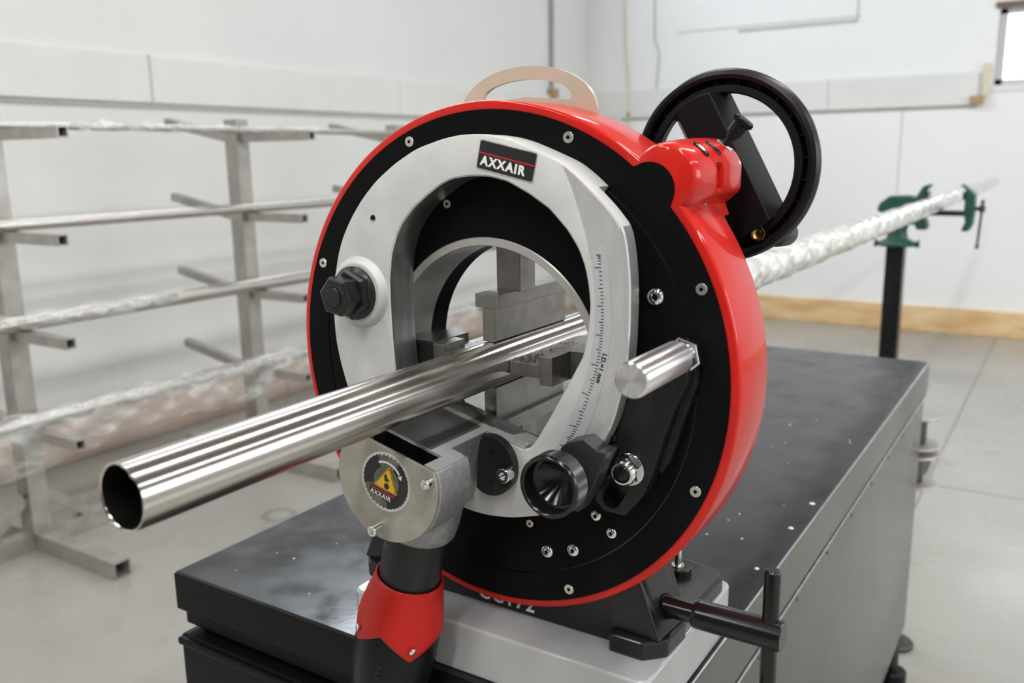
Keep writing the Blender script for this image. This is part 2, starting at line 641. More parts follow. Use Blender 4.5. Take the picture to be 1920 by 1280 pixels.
# back wall with one window opening
WX0, WX1, WZ0, WZ1 = -0.115, 0.75, 0.53, 0.965
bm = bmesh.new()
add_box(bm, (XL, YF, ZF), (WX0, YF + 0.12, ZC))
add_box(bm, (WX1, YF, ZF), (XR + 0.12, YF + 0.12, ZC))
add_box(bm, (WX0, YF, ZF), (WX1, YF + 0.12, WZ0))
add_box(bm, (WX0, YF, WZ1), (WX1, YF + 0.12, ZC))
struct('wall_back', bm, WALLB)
# right wall with a broad window band
bm = bmesh.new()
add_box(bm, (XR, YN, ZF), (XR + 0.12, 0.5, ZC))
add_box(bm, (XR, 4.7, ZF), (XR + 0.12, YF, ZC))
add_box(bm, (XR, 0.5, ZF), (XR + 0.12, 4.7, 0.15))
add_box(bm, (XR, 0.5, 1.65), (XR + 0.12, 4.7, ZC))
struct('wall_right', bm, WALL)
# wooden skirting boards, split into lengths
xs = [XL, -1.62, -0.62, 0.7, 2.4, XR]
for a, b in zip(xs, xs[1:]):
    struct('baseboard_back', box((a + 0.002, YF - 0.03, ZF), (b - 0.002, YF, -0.805)), WOOD, bevel=0.003)
ys = [YN, -1.2, 1.1, 2.35, 3.9, YF - 0.03]
for a, b in zip(ys, ys[1:]):
    struct('baseboard_left', box((XL, a + 0.002, ZF), (XL + 0.03, b - 0.002, -0.79)), WOODL, bevel=0.003)
# sawn joints in the concrete floor
bm = bmesh.new()
add_box(bm, (0.032, 2.2, ZF), (0.037, YF - 0.03, ZF + 0.0006))
add_box(bm, (0.037, 2.612, ZF), (XR, 2.617, ZF + 0.0006))
struct('trim_7', bm, mat('floor_joint', (0.20, 0.19, 0.175), 0.8, mott=0.2))
# window
w = struct('window_1', box((WX0, YF + 0.03, WZ0), (WX0 + 0.045, YF + 0.07, WZ1)), FRAME, bevel=0.004)
bm = bmesh.new()
add_box(bm, (WX0, YF + 0.03, WZ0), (WX1, YF + 0.07, WZ0 + 0.035))
add_box(bm, (WX0, YF + 0.03, WZ1 - 0.035), (WX1, YF + 0.07, WZ1))
add_box(bm, (WX1 - 0.04, YF + 0.03, WZ0), (WX1, YF + 0.07, WZ1))
obj('window_frame', bm, FRAME, w)
GLASS = mat('window_glass', (1, 1, 1), 0.02, trans=1.0, ior=1.1, mott=0.0)
obj('pane', box((WX0 + 0.045, YF + 0.045, WZ0 + 0.035), (WX1 - 0.04, YF + 0.05, WZ1 - 0.035)), GLASS, w)
struct('trim_1', box((WX0 - 0.02, YF - 0.012, WZ1 - 0.004), (WX1, YF, WZ1 + 0.03)), WOODDK)
struct('trim_2', box((WX0 - 0.035, YF - 0.008, WZ0 - 0.035), (WX1, YF, WZ0)), WALL2)
# horizontal planks fixed to both walls at rail height
xs = [XL + 0.01, -1.98, -1.05, -0.19]
for a, b in zip(xs, xs[1:]):
    struct('trim_3', box((a + 0.0015, YF - 0.022, 0.425), (b - 0.0015, YF, 0.615)), WALL2, bevel=0.003)
ys = [-1.0, 0.45, 1.75, 3.3, YF - 0.025]
for a, b in zip(ys, ys[1:]):
    struct('trim_4', box((XL, a + 0.0015, 0.395), (XL + 0.022, b - 0.0015, 0.578)), WALL2, bevel=0.003)
# joints between the wall boards
bm = bmesh.new()
add_box(bm, (XL + 0.3, YF - 0.003, 0.405), (-0.19, YF, 0.425))
add_box(bm, (-2.1, YF - 0.003, 0.985), (-0.88, YF, 0.992))
add_box(bm, (-1.66, YF - 0.006, 0.955), (-0.90, YF, 0.972))
add_box(bm, (-0.905, YF - 0.004, 0.955), (-0.897, YF, 1.4))
add_box(bm, (-0.60, YF - 0.003, ZF + 0.17), (-0.596, YF, 0.42))
struct('trim_5', bm, SEAM)
bm = bmesh.new()
add_box(bm, (XL, -1.0, 0.378), (XL + 0.012, YF, 0.395))
add_box(bm, (XL, 1.745, 0.39), (XL + 0.024, 1.752, 0.58))
add_box(bm, (XL, 0.62, 0.42), (XL + 0.025, 0.628, 0.47))
struct('trim_6', bm, SEAM)
tag(obj('wood_block', box((-0.225, YF - 0.05, 0.425), (-0.155, YF - 0.022, 0.475)), TAN, own=True, bevel=0.003),
    'small brown wood block at the end of the white rail beside the window', 'wood block')
tag(obj('wood_strip', box((-0.165, YF - 0.03, 0.475), (-0.135, YF - 0.001, 0.66)), CORD, own=True, bevel=0.003),
    'short cream upright wood strip on the back wall just left of the window', 'wood strip')
t = thing('wall_conduit', 'vertical grey conduit pipe on the left wall near the room corner', 'conduit', (XL + 0.02, 4.97, 0.62))
obj('tube', cyl((XL + 0.02, 4.97, 0.6), (XL + 0.02, 4.97, ZC - 0.01), 0.013, 14), CONDUIT, t, smooth=40)
obj('outlet_box', box((XL, 4.93, 0.555), (XL + 0.05, 5.01, 0.62)), TAN, t, bevel=0.004)
t = thing('hanging_cord', 'thin cream cord hanging down the back wall right of the corner', 'cord', (-2.45, YF - 0.02, 0.45))
obj('cord', tube_path([(-2.50, YF - 0.02, ZC - 0.02), (-2.497, YF - 0.02, 1.2), (-2.485, YF - 0.018, 0.9), (-2.46, YF - 0.02, 0.7), (-2.452, YF - 0.02, 0.45), (-2.45, YF - 0.015, 0.2)], 0.007, 8), CORD, t, smooth=60)
obj('weight', lathe((-2.452, YF - 0.02, 0.47), (0, 0, -1), [(0, 0.006), (0.012, 0.014), (0.03, 0.014), (0.042, 0.006)], 10), TAN, t)
tag(obj('wire', tube_path([(-2.27, YF - 0.008, 1.35), (-2.262, YF - 0.008, 0.95), (-2.225, YF - 0.008, 0.86), (-2.245, YF - 0.008, 0.6)], 0.003, 6), CONDUIT, own=True),
    'thin grey wire loosely hanging on the back wall right of the cream cord', 'wire')
# fluorescent fixtures (above the frame)
for x, y in TUBES:
    t = thing('ceiling_light', 'long white fluorescent fixture hung under the ceiling', 'ceiling light', (x, y, 2.28), 'fluorescent ceiling lights')
    obj('housing', box((x - 0.13, y - 1.18, 2.30), (x + 0.13, y + 1.18, 2.36)), ENAM, t, bevel=0.01)
    obj('hanger', cyl((x, y - 0.8, 2.36), (x, y - 0.8, ZC), 0.006, 8), CONDUIT, t)
    obj('hanger', cyl((x, y + 0.8, 2.36), (x, y + 0.8, ZC), 0.006, 8), CONDUIT, t)

# ================================================================== WORKBENCH CABINET
BX0, BX1, BY0, BY1, ZT = -0.39, 0.158, -0.035, 1.39, -0.265
cab = thing('tool_cabinet', 'long charcoal metal tool cabinet carrying the red pipe cutting machine', 'cabinet', (-0.116, 0.68, -0.86))
obj('worktop', box((BX0, BY0, -0.2865), (BX1, BY1, ZT)), CAB, cab, bevel=0.0025, bseg=3)
obj('front_apron', box((BX0 - 0.0004, BY0 - 0.0008, -0.3080), (BX1 - 0.0004, BY0 + 0.03, -0.2668)), CABF, cab, bevel=0.0012)  # black skin over the worktop front, shade put into its colour
obj('lower_apron', box((BX0 + 0.005, BY0 + 0.006, -0.326), (BX1 - 0.006, BY0 + 0.03, -0.3075)), CABF, cab, bevel=0.001)
obj('left_flange', box((BX0 - 0.0006, BY0 + 0.002, -0.3080), (BX0 + 0.02, BY1, -0.2668)), CABF, cab, bevel=0.0012)
obj('side_flange', box((BX1 - 0.02, BY0 + 0.001, -0.327), (BX1 + 0.0008, BY1, -0.2670)), CABS, cab, bevel=0.001)
WORNHL = mat('worn_edge_highlight', (0.42, 0.44, 0.47), 0.3, 0.7, mott=0.3, mscale=40)  # worn paint edge with the bluish bevel highlight put into its colour
obj('worn_highlight_edge', box((BX1 - 0.0014, BY0 + 0.002, -0.2671), (BX1 + 0.0009, BY1, ZT + 0.0002)), WORNHL, cab, bevel=0.0009)
obj('body', box((BX0 + 0.014, BY0 + 0.02, -0.86), (BX1 - 0.012, BY1 - 0.01, -0.2868)), CABF, cab)
obj('side_panel', box((BX1 - 0.012, BY0 + 0.02, -0.86), (BX1 - 0.004, BY1 - 0.008, -0.329)), CABS, cab, bevel=0.0015)
obj('side_rail', box((BX1 - 0.005, BY0 + 0.02, -0.335), (BX1 + 0.0015, BY1 - 0.002, -0.3315)), WORNHL, cab, bevel=0.001)
zz = -0.334
for h in (0.10, 0.13, 0.13, 0.15):
    d = obj('drawer', box((BX0 + 0.006, BY0 - 0.004, zz - h + 0.006), (BX1 - 0.01, BY0 + 0.02, zz)), CABF, cab, bevel=0.003)
    obj('drawer_lip', box((BX0 + 0.008, BY0 - 0.010, zz - 0.009), (BX1 - 0.012, BY0 - 0.003, zz - 0.001)), CABF, d, bevel=0.002)
    zz -= h
for i in range(9):
    y = 0.12 + i * 0.145
    obj('rivet', lathe((BX1 - 0.004, y, -0.352), (1, 0, 0), [(0, 0.003), (0.0012, 0.0022), (0.0015, 0)], 10), STEELD, cab)
for sx in (BX0 + 0.05, BX1 - 0.012):
    for sy in (BY0 + 0.08, BY1 - 0.08):
        f = obj('foot', cyl((sx, sy, ZF), (sx, sy, ZF + 0.03), 0.028, 20, 0.003), BLKP, cab, smooth=40)
        obj('stem', cyl((sx, sy, ZF + 0.03), (sx, sy, -0.858), 0.01, 12), STEELD, f)
# bits of white swarf and drips lying on the worktop
bm = bmesh.new()
for (x, y, r) in ((0.1447, 0.4969, 0.0036), (0.1424, 0.4092, 0.0032), (0.1401, 0.2873, 0.0026), (0.0646, 0.3425, 0.0012), (0.1029, 0.3517, 0.0014)):
    add_lathe(bm, (x, y, ZT), (0, 0, 1), [(0, 0), (0.0001, r), (0.001, r * 0.7), (0.0013, 0)], 10)
for k in range(60):
    x = random.uniform(-0.36, 0.14)
    y = random.uniform(0.0, 0.9) if x > 0.1 or x < -0.15 else random.uniform(0.2, 0.9)
    r = random.uniform(0.0006, 0.0016)
    add_lathe(bm, (x, y, ZT), (0, 0, 1), [(0, 0), (0.0001, r), (0.0006, r * 0.6), (0.0008, 0)], 6)
tag(obj('metal_chips', bm, STK_WHT), 'pale chips and specks scattered over the charcoal worktop', 'metal chips', kind='stuff')

# ================================================================== MOUNTING PLATE
PX0, PX1, PY0, PY1, ZP = -0.137, 0.155, -0.030, 0.160, -0.220
r_ = 0.010
pts = []
for cx, cy, a0 in ((PX1 - r_, PY1 - r_, 0), (PX0 + r_, PY1 - r_, 90), (PX0 + r_, PY0 + r_, 180), (PX1 - r_, PY0 + r_, 270)):
    for k in range(5):
        a = math.radians(a0 + k * 22.5)
        pts.append((cx + r_ * math.cos(a), cy + r_ * math.sin(a)))
tag(obj('mounting_plate', prism_z(pts, ZT, ZP), PLATE, own=True, bevel=0.0025, bseg=3, smooth=35),
    'thick glossy light grey steel block under the black feet of the red machine', 'mounting plate')

# ================================================================== THE ORBITAL PIPE CUTTING MACHINE
mc = thing('pipe_cutting_machine', 'round red and black orbital pipe cutting machine with silver swing arm and saw head', 'machine', (0, 0.03, ZP))
O = (0.0, 0.0)
N = 240
GC = (0.147, 0.148)      # gear cover centre
LC = (0.1366, 0.1404)    # black lobe centre

def with_lobe(R, c, r, n=N):
    out = []
    for k in range(n):
        t = 2 * PI * k / n
        d = V((math.cos(t), math.sin(t)))
        b = d.dot(V(c))
        q = b * b - (c[0] ** 2 + c[1] ** 2 - r * r)
        out.append(max(R, b + math.sqrt(q)) if q > 0 and b > 0 else R)
    return out

NR = 720
obj('drum_housing', ring_solid(O, [([0.2] * N, 0.0005), ([0.2048] * N, 0.0), ([0.2062] * N, 0.0008), ([0.2068] * N, 0.003), ([0.2072] * N, 0.060), ([0.2062] * N, 0.0635), ([0.2] * N, 0.0642), ([0.19] * N, 0.0642), ([0.19] * N, 0.0005)]),
    RED, mc, smooth=50)
plate_out = with_lobe(0.2, LC, 0.0192, NR)
obj('front_ring', ring_solid(O, [([0.1762] * NR, -0.0012), (plate_out, -0.0012), (plate_out, 0.0004), ([0.1762] * NR, 0.0004)]), BLK, mc, smooth=30)
obj('groove', lathe((0, 0, 0), (0, 1, 0), [(0.0002, 0.1768), (0.0002, 0.174), (0.003, 0.174), (0.003, 0.1768)], 160, closed=True), STEELD, mc, smooth=30)
obj('rotating_disc', lathe((0, 0, 0), (0, 1, 0), [(-0.0014, 0.1030), (-0.0014, 0.1748), (-0.001, 0.1752), (0.004, 0.1752), (0.004, 0.1030)], 160, closed=True), BLK, mc, smooth=30)
obj('back_plate', lathe((0, 0, 0), (0, 1, 0), [(0.0643, 0.098), (0.0643, 0.199), (0.069, 0.199), (0.069, 0.098)], 120, closed=True), BLK, mc, smooth=30)
sl = obj('bore_sleeve', lathe((0, 0, 0), (0, 1, 0), [(-0.0018, 0.0965), (-0.0018, 0.1020), (-0.0010, 0.1029), (0.047, 0.1029), (0.047, 0.0960), (-0.001, 0.0960)], 160, closed=True), SLEEVE, mc, smooth=30)
obj('bore_liner', lathe((0, 0, 0), (0, 1, 0), [(0.047, 0.0965), (0.047, 0.1035), (0.0705, 0.1035), (0.0705, 0.0965)], 120, closed=True), BLK, mc, smooth=30)

def countersunk(x, z, r, y=-0.0012, name='screw'):
    s = obj(name, lathe((x, y, z), (0, -1, 0), [(-0.001, 0), (-0.001, r), (0.0003, r), (0.0007, r * 0.93), (0.0007, r * 0.34), (-0.0004, r * 0.30), (-0.0006, 0)], 24), SCREW, mc, smooth=30)
    obj('hex_socket', hex_prof((x, y - 0.0002, z), (0, -1, 0), r * 0.30, 0.0002, 0.0), BLK, s)
    return s

def domed(x, z, r, h, y=-0.0014, material=None):
    s = obj('button_head_screw', lathe((x, y, z), (0, -1, 0), [(0, 0), (0, r), (h * 0.35, r * 0.97), (h * 0.75, r * 0.8), (h, r * 0.52), (h, r * 0.42), (h * 0.35, r * 0.40), (h * 0.3, 0)], 28), material or CHROME, mc, smooth=35)
    obj('hex_socket', hex_prof((x, y - h * 0.34, z), (0, -1, 0), r * 0.36, 0.0002, 0.0), BLK, s)
    return s

for k in range(8):
    a = math.radians(22.5 + 45 * k)
    countersunk(0.192 * math.cos(a), 0.192 * math.sin(a), 0.0043)
countersunk(-0.0373, 0.128, 0.0036)
domed(0.1439, 0.0658, 0.0068, 0.0035)
for x, z in ((0.1109, -0.1204), (0.0975, -0.1088)):
    domed(x, z, 0.0046, 0.002)
domed(0.0537, -0.1492, 0.0056, 0.0028)
domed(0.0773, -0.1426, 0.0054, 0.0022)
countersunk(0.0372, -0.1288, 0.0034)

# ---- gear cover (red lump at upper right)
def gear_loops():
    loops = []
    NG = 96
    def sec(c, r, clip, notch=0.0):
        R = []
        for k in range(NG):
            t = 2 * PI * k / NG
            rr = r
            if math.cos(t) > 1e-3 and clip:
                rr = min(rr, (clip - c[0]) / math.cos(t))
            dg_ = (math.degrees(t) + 180) % 360 - 180
            if notch and -22 < dg_ < 22:
                rr = min(rr, notch)
            if clip and math.cos(t - math.radians(-52)) > 0.2:
                rr = min(rr, 0.0245 / math.cos(t - math.radians(-52)))
            # foot running down into the drum
            inward = math.cos(t - math.radians(225))
            if inward > 0.2:
                rr = max(rr, min(0.034, 0.024 / max(inward, 0.3)))
            R.append(rr)
        return R
    S = [(0.0, 0.0212), (0.0006, 0.0221), (0.0018, 0.0232), (0.004, 0.0241), (0.008, 0.0249), (0.014, 0.0255), (0.026, 0.0262)]
    cc = GC
    out = []
    for y, r in S:
        out.append((sec(cc, r, None), y))
    out.append((sec(cc, 0.0266, 0.1735), 0.030))
    out.append((sec(cc, 0.0268, 0.1735), 0.0340))
    out.append((sec(cc, 0.0268, 0.1735, 0.016), 0.0355))
    out.append((sec(cc, 0.0270, 0.1738, 0.015), 0.0440))
    out.append((sec(cc, 0.0272, 0.1738), 0.0460))
    out.append((sec(cc, 0.0278, 0.1740), 0.060))
    out.append((sec(cc, 0.0280, 0.1738), 0.084))
    out.append((sec(cc, 0.0272, 0.1730), 0.0875))
    out.append((sec(cc, 0.0250, 0.1700), 0.0895))
    return out
gcv = obj('gear_cover', cap_solid(GC, gear_loops()), RED, mc, smooth=38)

def surf_patch(c, r, a0, a1, y0, y1, th, n=14):
    """oblong curved patch lying on a cylinder about Y"""
    bm = bmesh.new()
    outl = []
    ym, hy = (y0 + y1) / 2, (y1 - y0) / 2
    arc = math.radians(a1 - a0)
    L = arc * r
    hw = hy
    P = []
    for k in range(n + 1):
        t = -PI / 2 + PI * k / n
        P.append((L / 2 - hw + hw * math.cos(t), hw * math.sin(t)))
    for k in range(n + 1):
        t = PI / 2 + PI * k / n
        P.append((-L / 2 + hw + hw * math.cos(t), hw * math.sin(t)))
    am = math.radians((a0 + a1) / 2)
    def pt(s, y, rr):
        a = am + s / r
        return (c[0] + rr * math.cos(a), ym + y, c[1] + rr * math.sin(a))
    top = [bm.verts.new(pt(s, y, r + th)) for s, y in P]
    bot = [bm.verts.new(pt(s, y, r - 0.002)) for s, y in P]
    ct = bm.verts.new(pt(0, 0, r + th))
    for k in range(len(P)):
        j = (k + 1) % len(P)
        bm.faces.new((top[k], top[j], ct))
        bm.faces.new((top[k], bot[k], bot[j], top[j]))
    return bm
for ym in (0.026, 0.049, 0.074):
    rr = 0.0268 if ym < 0.03 else 0.0274
    s = obj('slot', surf_patch(GC, rr, 33, 66, ym - 0.0036, ym + 0.0036, 0.0004), BLKG, gcv)
    obj('slot_rim', surf_patch(GC, rr, 38, 60, ym - 0.0012, ym + 0.0022, 0.0007), CHROME, gcv)
obj('hidden_screw', lathe((0.160, 0.0395, 0.130), (1, 0, 0.1), [(0, 0), (0, 0.0035), (0.003, 0.0035), (0.003, 0)], 12), CHROME, gcv)

# spring plunger knob on the gear cover
pd = V((0.62, 0.05, 0.78)).normalized()
p0 = V((0.1625, 0.079, 0.1705))
pl = obj('index_plunger', lathe(p0, pd, [(-0.002, 0), (-0.002, 0.0045), (0.001, 0.0045), (0.001, 0.0028), (0.006, 0.0028), (0.0062, 0.0040), (0.010, 0.0047), (0.0102, 0.0060), (0.0185, 0.0062), (0.0187, 0.0070), (0.0196, 0.0078), (0.0224, 0.0078), (0.0234, 0.0070), (0.0236, 0)], 40), BLKP, mc, smooth=35)
obj('plunger_base', hex_prof(p0 - pd * 0.001, pd, 0.0072, 0.002, 0.0006), CHROME, pl)
bm = bmesh.new()
xx, yy, zz_ = frame_axis(pd)
for k in range(36):
    a = 2 * PI * k / 36
    u = xx * math.cos(a) + yy * math.sin(a)
    w = xx * -math.sin(a) + yy * math.cos(a)
    q = p0 + pd * 0.0196 + u * 0.0078
    vsx = [bm.verts.new(q + w * sgn * 0.0003 + pd * h_ + u * o_) for sgn, h_, o_ in ((-1, 0, 0), (1, 0, 0), (1, 0.0026, 0), (-1, 0.0026, 0), (0, 0, 0.0004), (0, 0.0026, 0.0004))]
    bm.faces.new((vsx[0], vsx[4], vsx[5], vsx[3]))
    bm.faces.new((vsx[4], vsx[1], vsx[2], vsx[5]))
obj('knurl', bm, BLKP, pl)

# ---- handwheel
HW = V((0.1444, 0.130, 0.1539))
hw = obj('handwheel', lathe(HW, (0, -1, 0), [
    (0.004, 0.0635), (0.0045, 0.0582), (0.003, 0.0570), (-0.006, 0.0572), (-0.009, 0.0600), (-0.010, 0.066), (-0.008, 0.0735), (-0.003, 0.0762), (0.002, 0.0764), (0.0062, 0.0745),
    (0.0075, 0.0715), (0.0065, 0.0685), (0.003, 0.0676), (-0.006, 0.0672), (-0.006, 0.0640), (0.003, 0.0637)], 120, closed=True), BLKP, mc, smooth=35)
bm = bmesh.new()
for k in range(24):
    a = 2 * PI * (k + 0.4) / 24
    Mx = Matrix.Translation(HW) @ Matrix.Rotation(-a, 4, 'Y')
    add_box(bm, (0.0635, -0.0015, -0.0006), (0.0680, 0.007, 0.0006), Mx)
obj('groove_rib', bm, BLKP, hw)
dv = V((0.469, 0, -0.883))
nv = V((0.883, 0, 0.469))
def wheel_pt(n_, t_, y):
    p = HW + nv * n_ + dv * t_
    p.y = y
    return p
def spoke_slab(n0, n1, y0, y1, r, inset=0.0):
    bm = bmesh.new()
    pts = []
    K = 10
    for k in range(K + 1):
        n_ = n0 + (n1 - n0) * k / K
        pts.append((n_, math.sqrt(max(r * r - n_ * n_, 0))))
    for k in range(K + 1):
        n_ = n1 + (n0 - n1) * k / K
        pts.append((n_, -math.sqrt(max(r * r - n_ * n_, 0))))
    a = [bm.verts.new(wheel_pt(n_, t_, y0)) for n_, t_ in pts]
    b = [bm.verts.new(wheel_pt(n_ + (inset if n_ > (n0 + n1) / 2 else -inset), t_, y1)) for n_, t_ in pts]
    bm.faces.new(a)
    bm.faces.new(b)
    for k in range(len(pts)):
        j = (k + 1) % len(pts)
        bm.faces.new((a[k], a[j], b[j], b[k]))
    return bm
obj('spoke', spoke_slab(-0.0125, 0.0185, 0.117, 0.139, 0.0585, 0.0095), BLKP, hw, bevel=0.0008)
obj('hub', lathe((HW.x, 0.088, HW.z), (0, 1, 0), [(0, 0), (0, 0.012), (0.034, 0.013), (0.034, 0)], 32), BLKP, hw, smooth=35)
ins = obj('brass_insert', lathe((0.1769, 0.1212, 0.1017), (0, -1, 0), [(-0.002, 0), (-0.002, 0.0062), (0.0008, 0.0062), (0.0010, 0.0056), (0.0004, 0.0034), (-0.0012, 0.002), (-0.0014, 0)], 24), BRASS, hw, smooth=35)
obj('crank_knob', lathe((0.1849, 0.140, 0.0988), (0, 1, 0), [(0, 0), (0, 0.008), (0.004, 0.0095), (0.03, 0.011), (0.036, 0.008), (0.037, 0)], 24), BLKP, hw, smooth=35)

# ---- lifting bracket on top
outer_pts, inner_pts = [], []
for k in range(41):
    t = PI * k / 40
    outer_pts.append((0.066 * math.cos(t) * (1 - 0.06 * math.sin(t)), 0.191 + 0.0445 * math.sin(t) ** 0.9))
lb = bmesh.new()
K = 40
A, B = [], []
for k in range(K + 1):
    t = PI * k / K
    o_ = (0.0655 * math.cos(t), 0.1945 + 0.0415 * max(0.0, math.sin(t)) ** 0.85)
    ti = PI * k / K
    i_ = (0.0425 * math.cos(ti), 0.2085 + 0.0168 * max(0.0, math.sin(ti)) ** 0.8)
    A.append(o_)
    B.append(i_)
def strip(y):
    return [lb.verts.new((x, y, z)) for x, z in A], [lb.verts.new((x, y, z)) for x, z in B]
a0, b0 = strip(0.0600)
a1, b1 = strip(0.0642)
for k in range(K):
    lb.faces.new((a0[k], a0[k + 1], b0[k + 1], b0[k]))
    lb.faces.new((a1[k], b1[k], b1[k + 1], a1[k + 1]))
    lb.faces.new((a0[k], a1[k], a1[k + 1], a0[k + 1]))
    lb.faces.new((b0[k], b0[k + 1], b1[k + 1], b1[k]))
# lower web below the hand hole
low = [(0.0425, 0.2085), (0.039, 0.2080), (0.03, 0.2090), (0.0, 0.2118), (-0.03, 0.2090), (-0.039, 0.2080), (-0.0425, 0.2085), (-0.0655, 0.1945), (-0.05, 0.185), (0.05, 0.185), (0.0655, 0.1945)]
prism(low, 0.0600, 0.0642, lb)
obj('lifting_bracket', lb, ZINC, mc, smooth=35)

# ---- pedestal and feet
ped = bmesh.new()
prism([(-0.150, ZP), (0.150, ZP), (0.150, -0.206), (0.128, -0.135), (0.115, -0.13), (-0.115, -0.13), (-0.128, -0.135), (-0.150, -0.206)], 0.010, 0.060, ped)
pedo = obj('pedestal', ped, BLKC, mc, bevel=0.003, bseg=3)
def foot(sx):
    bm = bmesh.new()
    x0 = 0.106
    pts = [(0.106, 0.012), (0.110, -0.003), (0.139, -0.0035), (0.154, 0.012), (0.1555, 0.044), (0.150, 0.060), (0.106, 0.060)]
    prism_z([(sx * x, y) for x, y in pts], ZP, -0.2045, bm)
    return bm
def gusset(sx):
    # sloped rib running up the side of the pedestal
    bm = bmesh.new()
    lo = [(0.108, 0.006), (0.150, 0.004), (0.1535, 0.050), (0.108, 0.055)]
    hi = [(0.100, 0.008), (0.122, 0.007), (0.126, 0.048), (0.100, 0.055)]
    a = [bm.verts.new((sx * x, y, -0.2045)) for x, y in lo]
    b = [bm.verts.new((sx * x, y, -0.135)) for x, y in hi]
    bm.faces.new(a)
    bm.faces.new(b)
    for k in range(4):
        j = (k + 1) % 4
        bm.faces.new((a[k], a[j], b[j], b[k]))
    return bm
for sx in (1, -1):
    obj('foot', foot(sx), BLKC, mc, bevel=0.0025, bseg=3)
    obj('gusset', gusset(sx), BLKC, mc, bevel=0.0015, bseg=2)
    rf = obj('rear_foot', prism_z([(sx * x, y) for x, y in ((0.04, 0.072), (0.153, 0.072), (0.1545, 0.134), (0.148, 0.146), (0.112, 0.154), (0.04, 0.154))], ZP, -0.2045), BLKC, mc, bevel=0.003, bseg=3)
    obj('washer', lathe((sx * 0.1165, 0.123, -0.2045), (0, 0, 1), [(0, 0.006), (0, 0.0125), (0.0055, 0.0125), (0.0065, 0.0115), (0.0065, 0.006)], 32, closed=True), BLKC, rf, smooth=35)
    obj('bolt', lathe((sx * 0.1165, 0.123, -0.2045), (0, 0, 1), [(0, 0), (0, 0.006), (0.0075, 0.006), (0.0078, 0.0034), (0.022, 0.0034), (0.022, 0)], 20), SCREW, rf, smooth=35)
# model number on the front of the pedestal, mostly hidden by the drum
obj('lettering', text_bm('CC172', 0.0175, (0.0340, 0.0098, -0.2145), (1, 0, 0), (0, 0, 1), 0.0003, 1.18, 0.0004, 'RIGHT'), STK_WHT, pedo)
# clamping spindle with a tommy bar on the right
cs = obj('clamp_spindle', lathe((0.140, 0.030, -0.1865), (1, 0, 0.005), [(0, 0), (0, 0.0085), (0.0285, 0.0085), (0.0285, 0.0108), (0.0300, 0.0114), (0.0325, 0.0114), (0.096, 0.0116), (0.0968, 0.0110), (0.0968, 0)], 40), BLKG, mc, smooth=35)
obj('spindle_hole', lathe((0.1455, 0.030, -0.1865), (1, 0, 0.45), [(0, 0), (0, 0.0102), (0.0006, 0.0102), (0.0006, 0)], 28), BLK, cs)
obj('tommy_bar', tube_path([(0.2268, 0.030, -0.1350), (0.2268, 0.030, -0.1358), (0.2268, 0.030, -0.1372), (0.2268, 0.030, -0.215), (0.2272, 0.030, -0.232), (0.2285, 0.030, -0.245), (0.231, 0.030, -0.262), (0.2335, 0.030, -0.285)], [0.0046, 0.0056, 0.0062, 0.0062, 0.0062, 0.0064, 0.0068, 0.0068], 28), BLKG, cs, smooth=35)

# ---- swing arm
AC = (0.012, 0.045)
AO = [(.1384, .0644), (.1381, .0815), (.1362, .1), (.1340, .1112), (.1311, .1185), (.1225, .1285), (.1137, .1370), (.0985, .1503), (.0852, .1597), (.0633, .1687), (.047, .1749), (.0334, .1785), (.0158, .1809), (-.0019, .1805), (-.0187, .1778), (-.043, .1712), (-.0641, .1606), (-.0846, .147), (-.1002, .1325), (-.1132, .1168), (-.1237, .1003), (-.13, .0849), (-.1365, .06), (-.1384, .0334), (-.1374, .0116), (-.1332, -.0082), (-.1277, -.0255), (-.119, -.046), (-.104, -.068), (-.083, -.087), (-.058, -.1), (-.03, -.109), (-.0011, -.1145), (.0181, -.1150), (.0402, -.1121), (.066, -.1048), (.09, -.088), (.108, -.064), (.1191, -.0363), (.1265, -.0204), (.1325, .0019), (.1369, .0242), (.1381, .0435)]
AI = [(.1071, .0619), (.1056, .0758), (.1028, .0884), (.098, .1001), (.0891, .113), (.0747, .1273), (.0581, .1376), (.0397, .1465), (.024, .1499), (.0088, .1503), (-.0029, .1491), (-.0104, .1479), (-.0201, .1439), (-.0326, .1362), (-.0467, .1262), (-.0585, .1144), (-.065, .1041), (-.0714, .0877), (-.0744, .0672), (-.0745, .0467), (-.0739, .0219), (-.0721, -.0075), (-.0715, -.0216), (.0178, -.0447), (.0495, -.0529), (.0545, -.0535), (.0585, -.0500), (.0635, -.0428), (.0722, -.0283), (.0791, -.0162), (.0886, 0.), (.1017, .0245), (.1057, .0439)]
NA = 360
kc = [math.atan2(.1185 - AC[1], .1311 - AC[0])]
ki = [math.atan2(-.0216 - AC[1], -.0715 - AC[0]) % (2 * PI)]
RO = polar(AO, AC, NA, 6, kc)
RI = polar(AI, AC, NA, 3, ki)
off = lambda R, d: [r + d for r in R]
YA, YM = -0.032, -0.0185
arm = ring_solid(AC, [(off(RI, 0.0016), YA), (off(RO, -0.0012), YA), (off(RO, -0.0003), YA + 0.0004), (RO, YA + 0.0014), (RO, YM), (off(RO, -0.004), YM), (off(RI, 0.004), YM), (RI, YM), (RI, YA + 0.003), (off(RI, 0.0004), YA + 0.0010)])
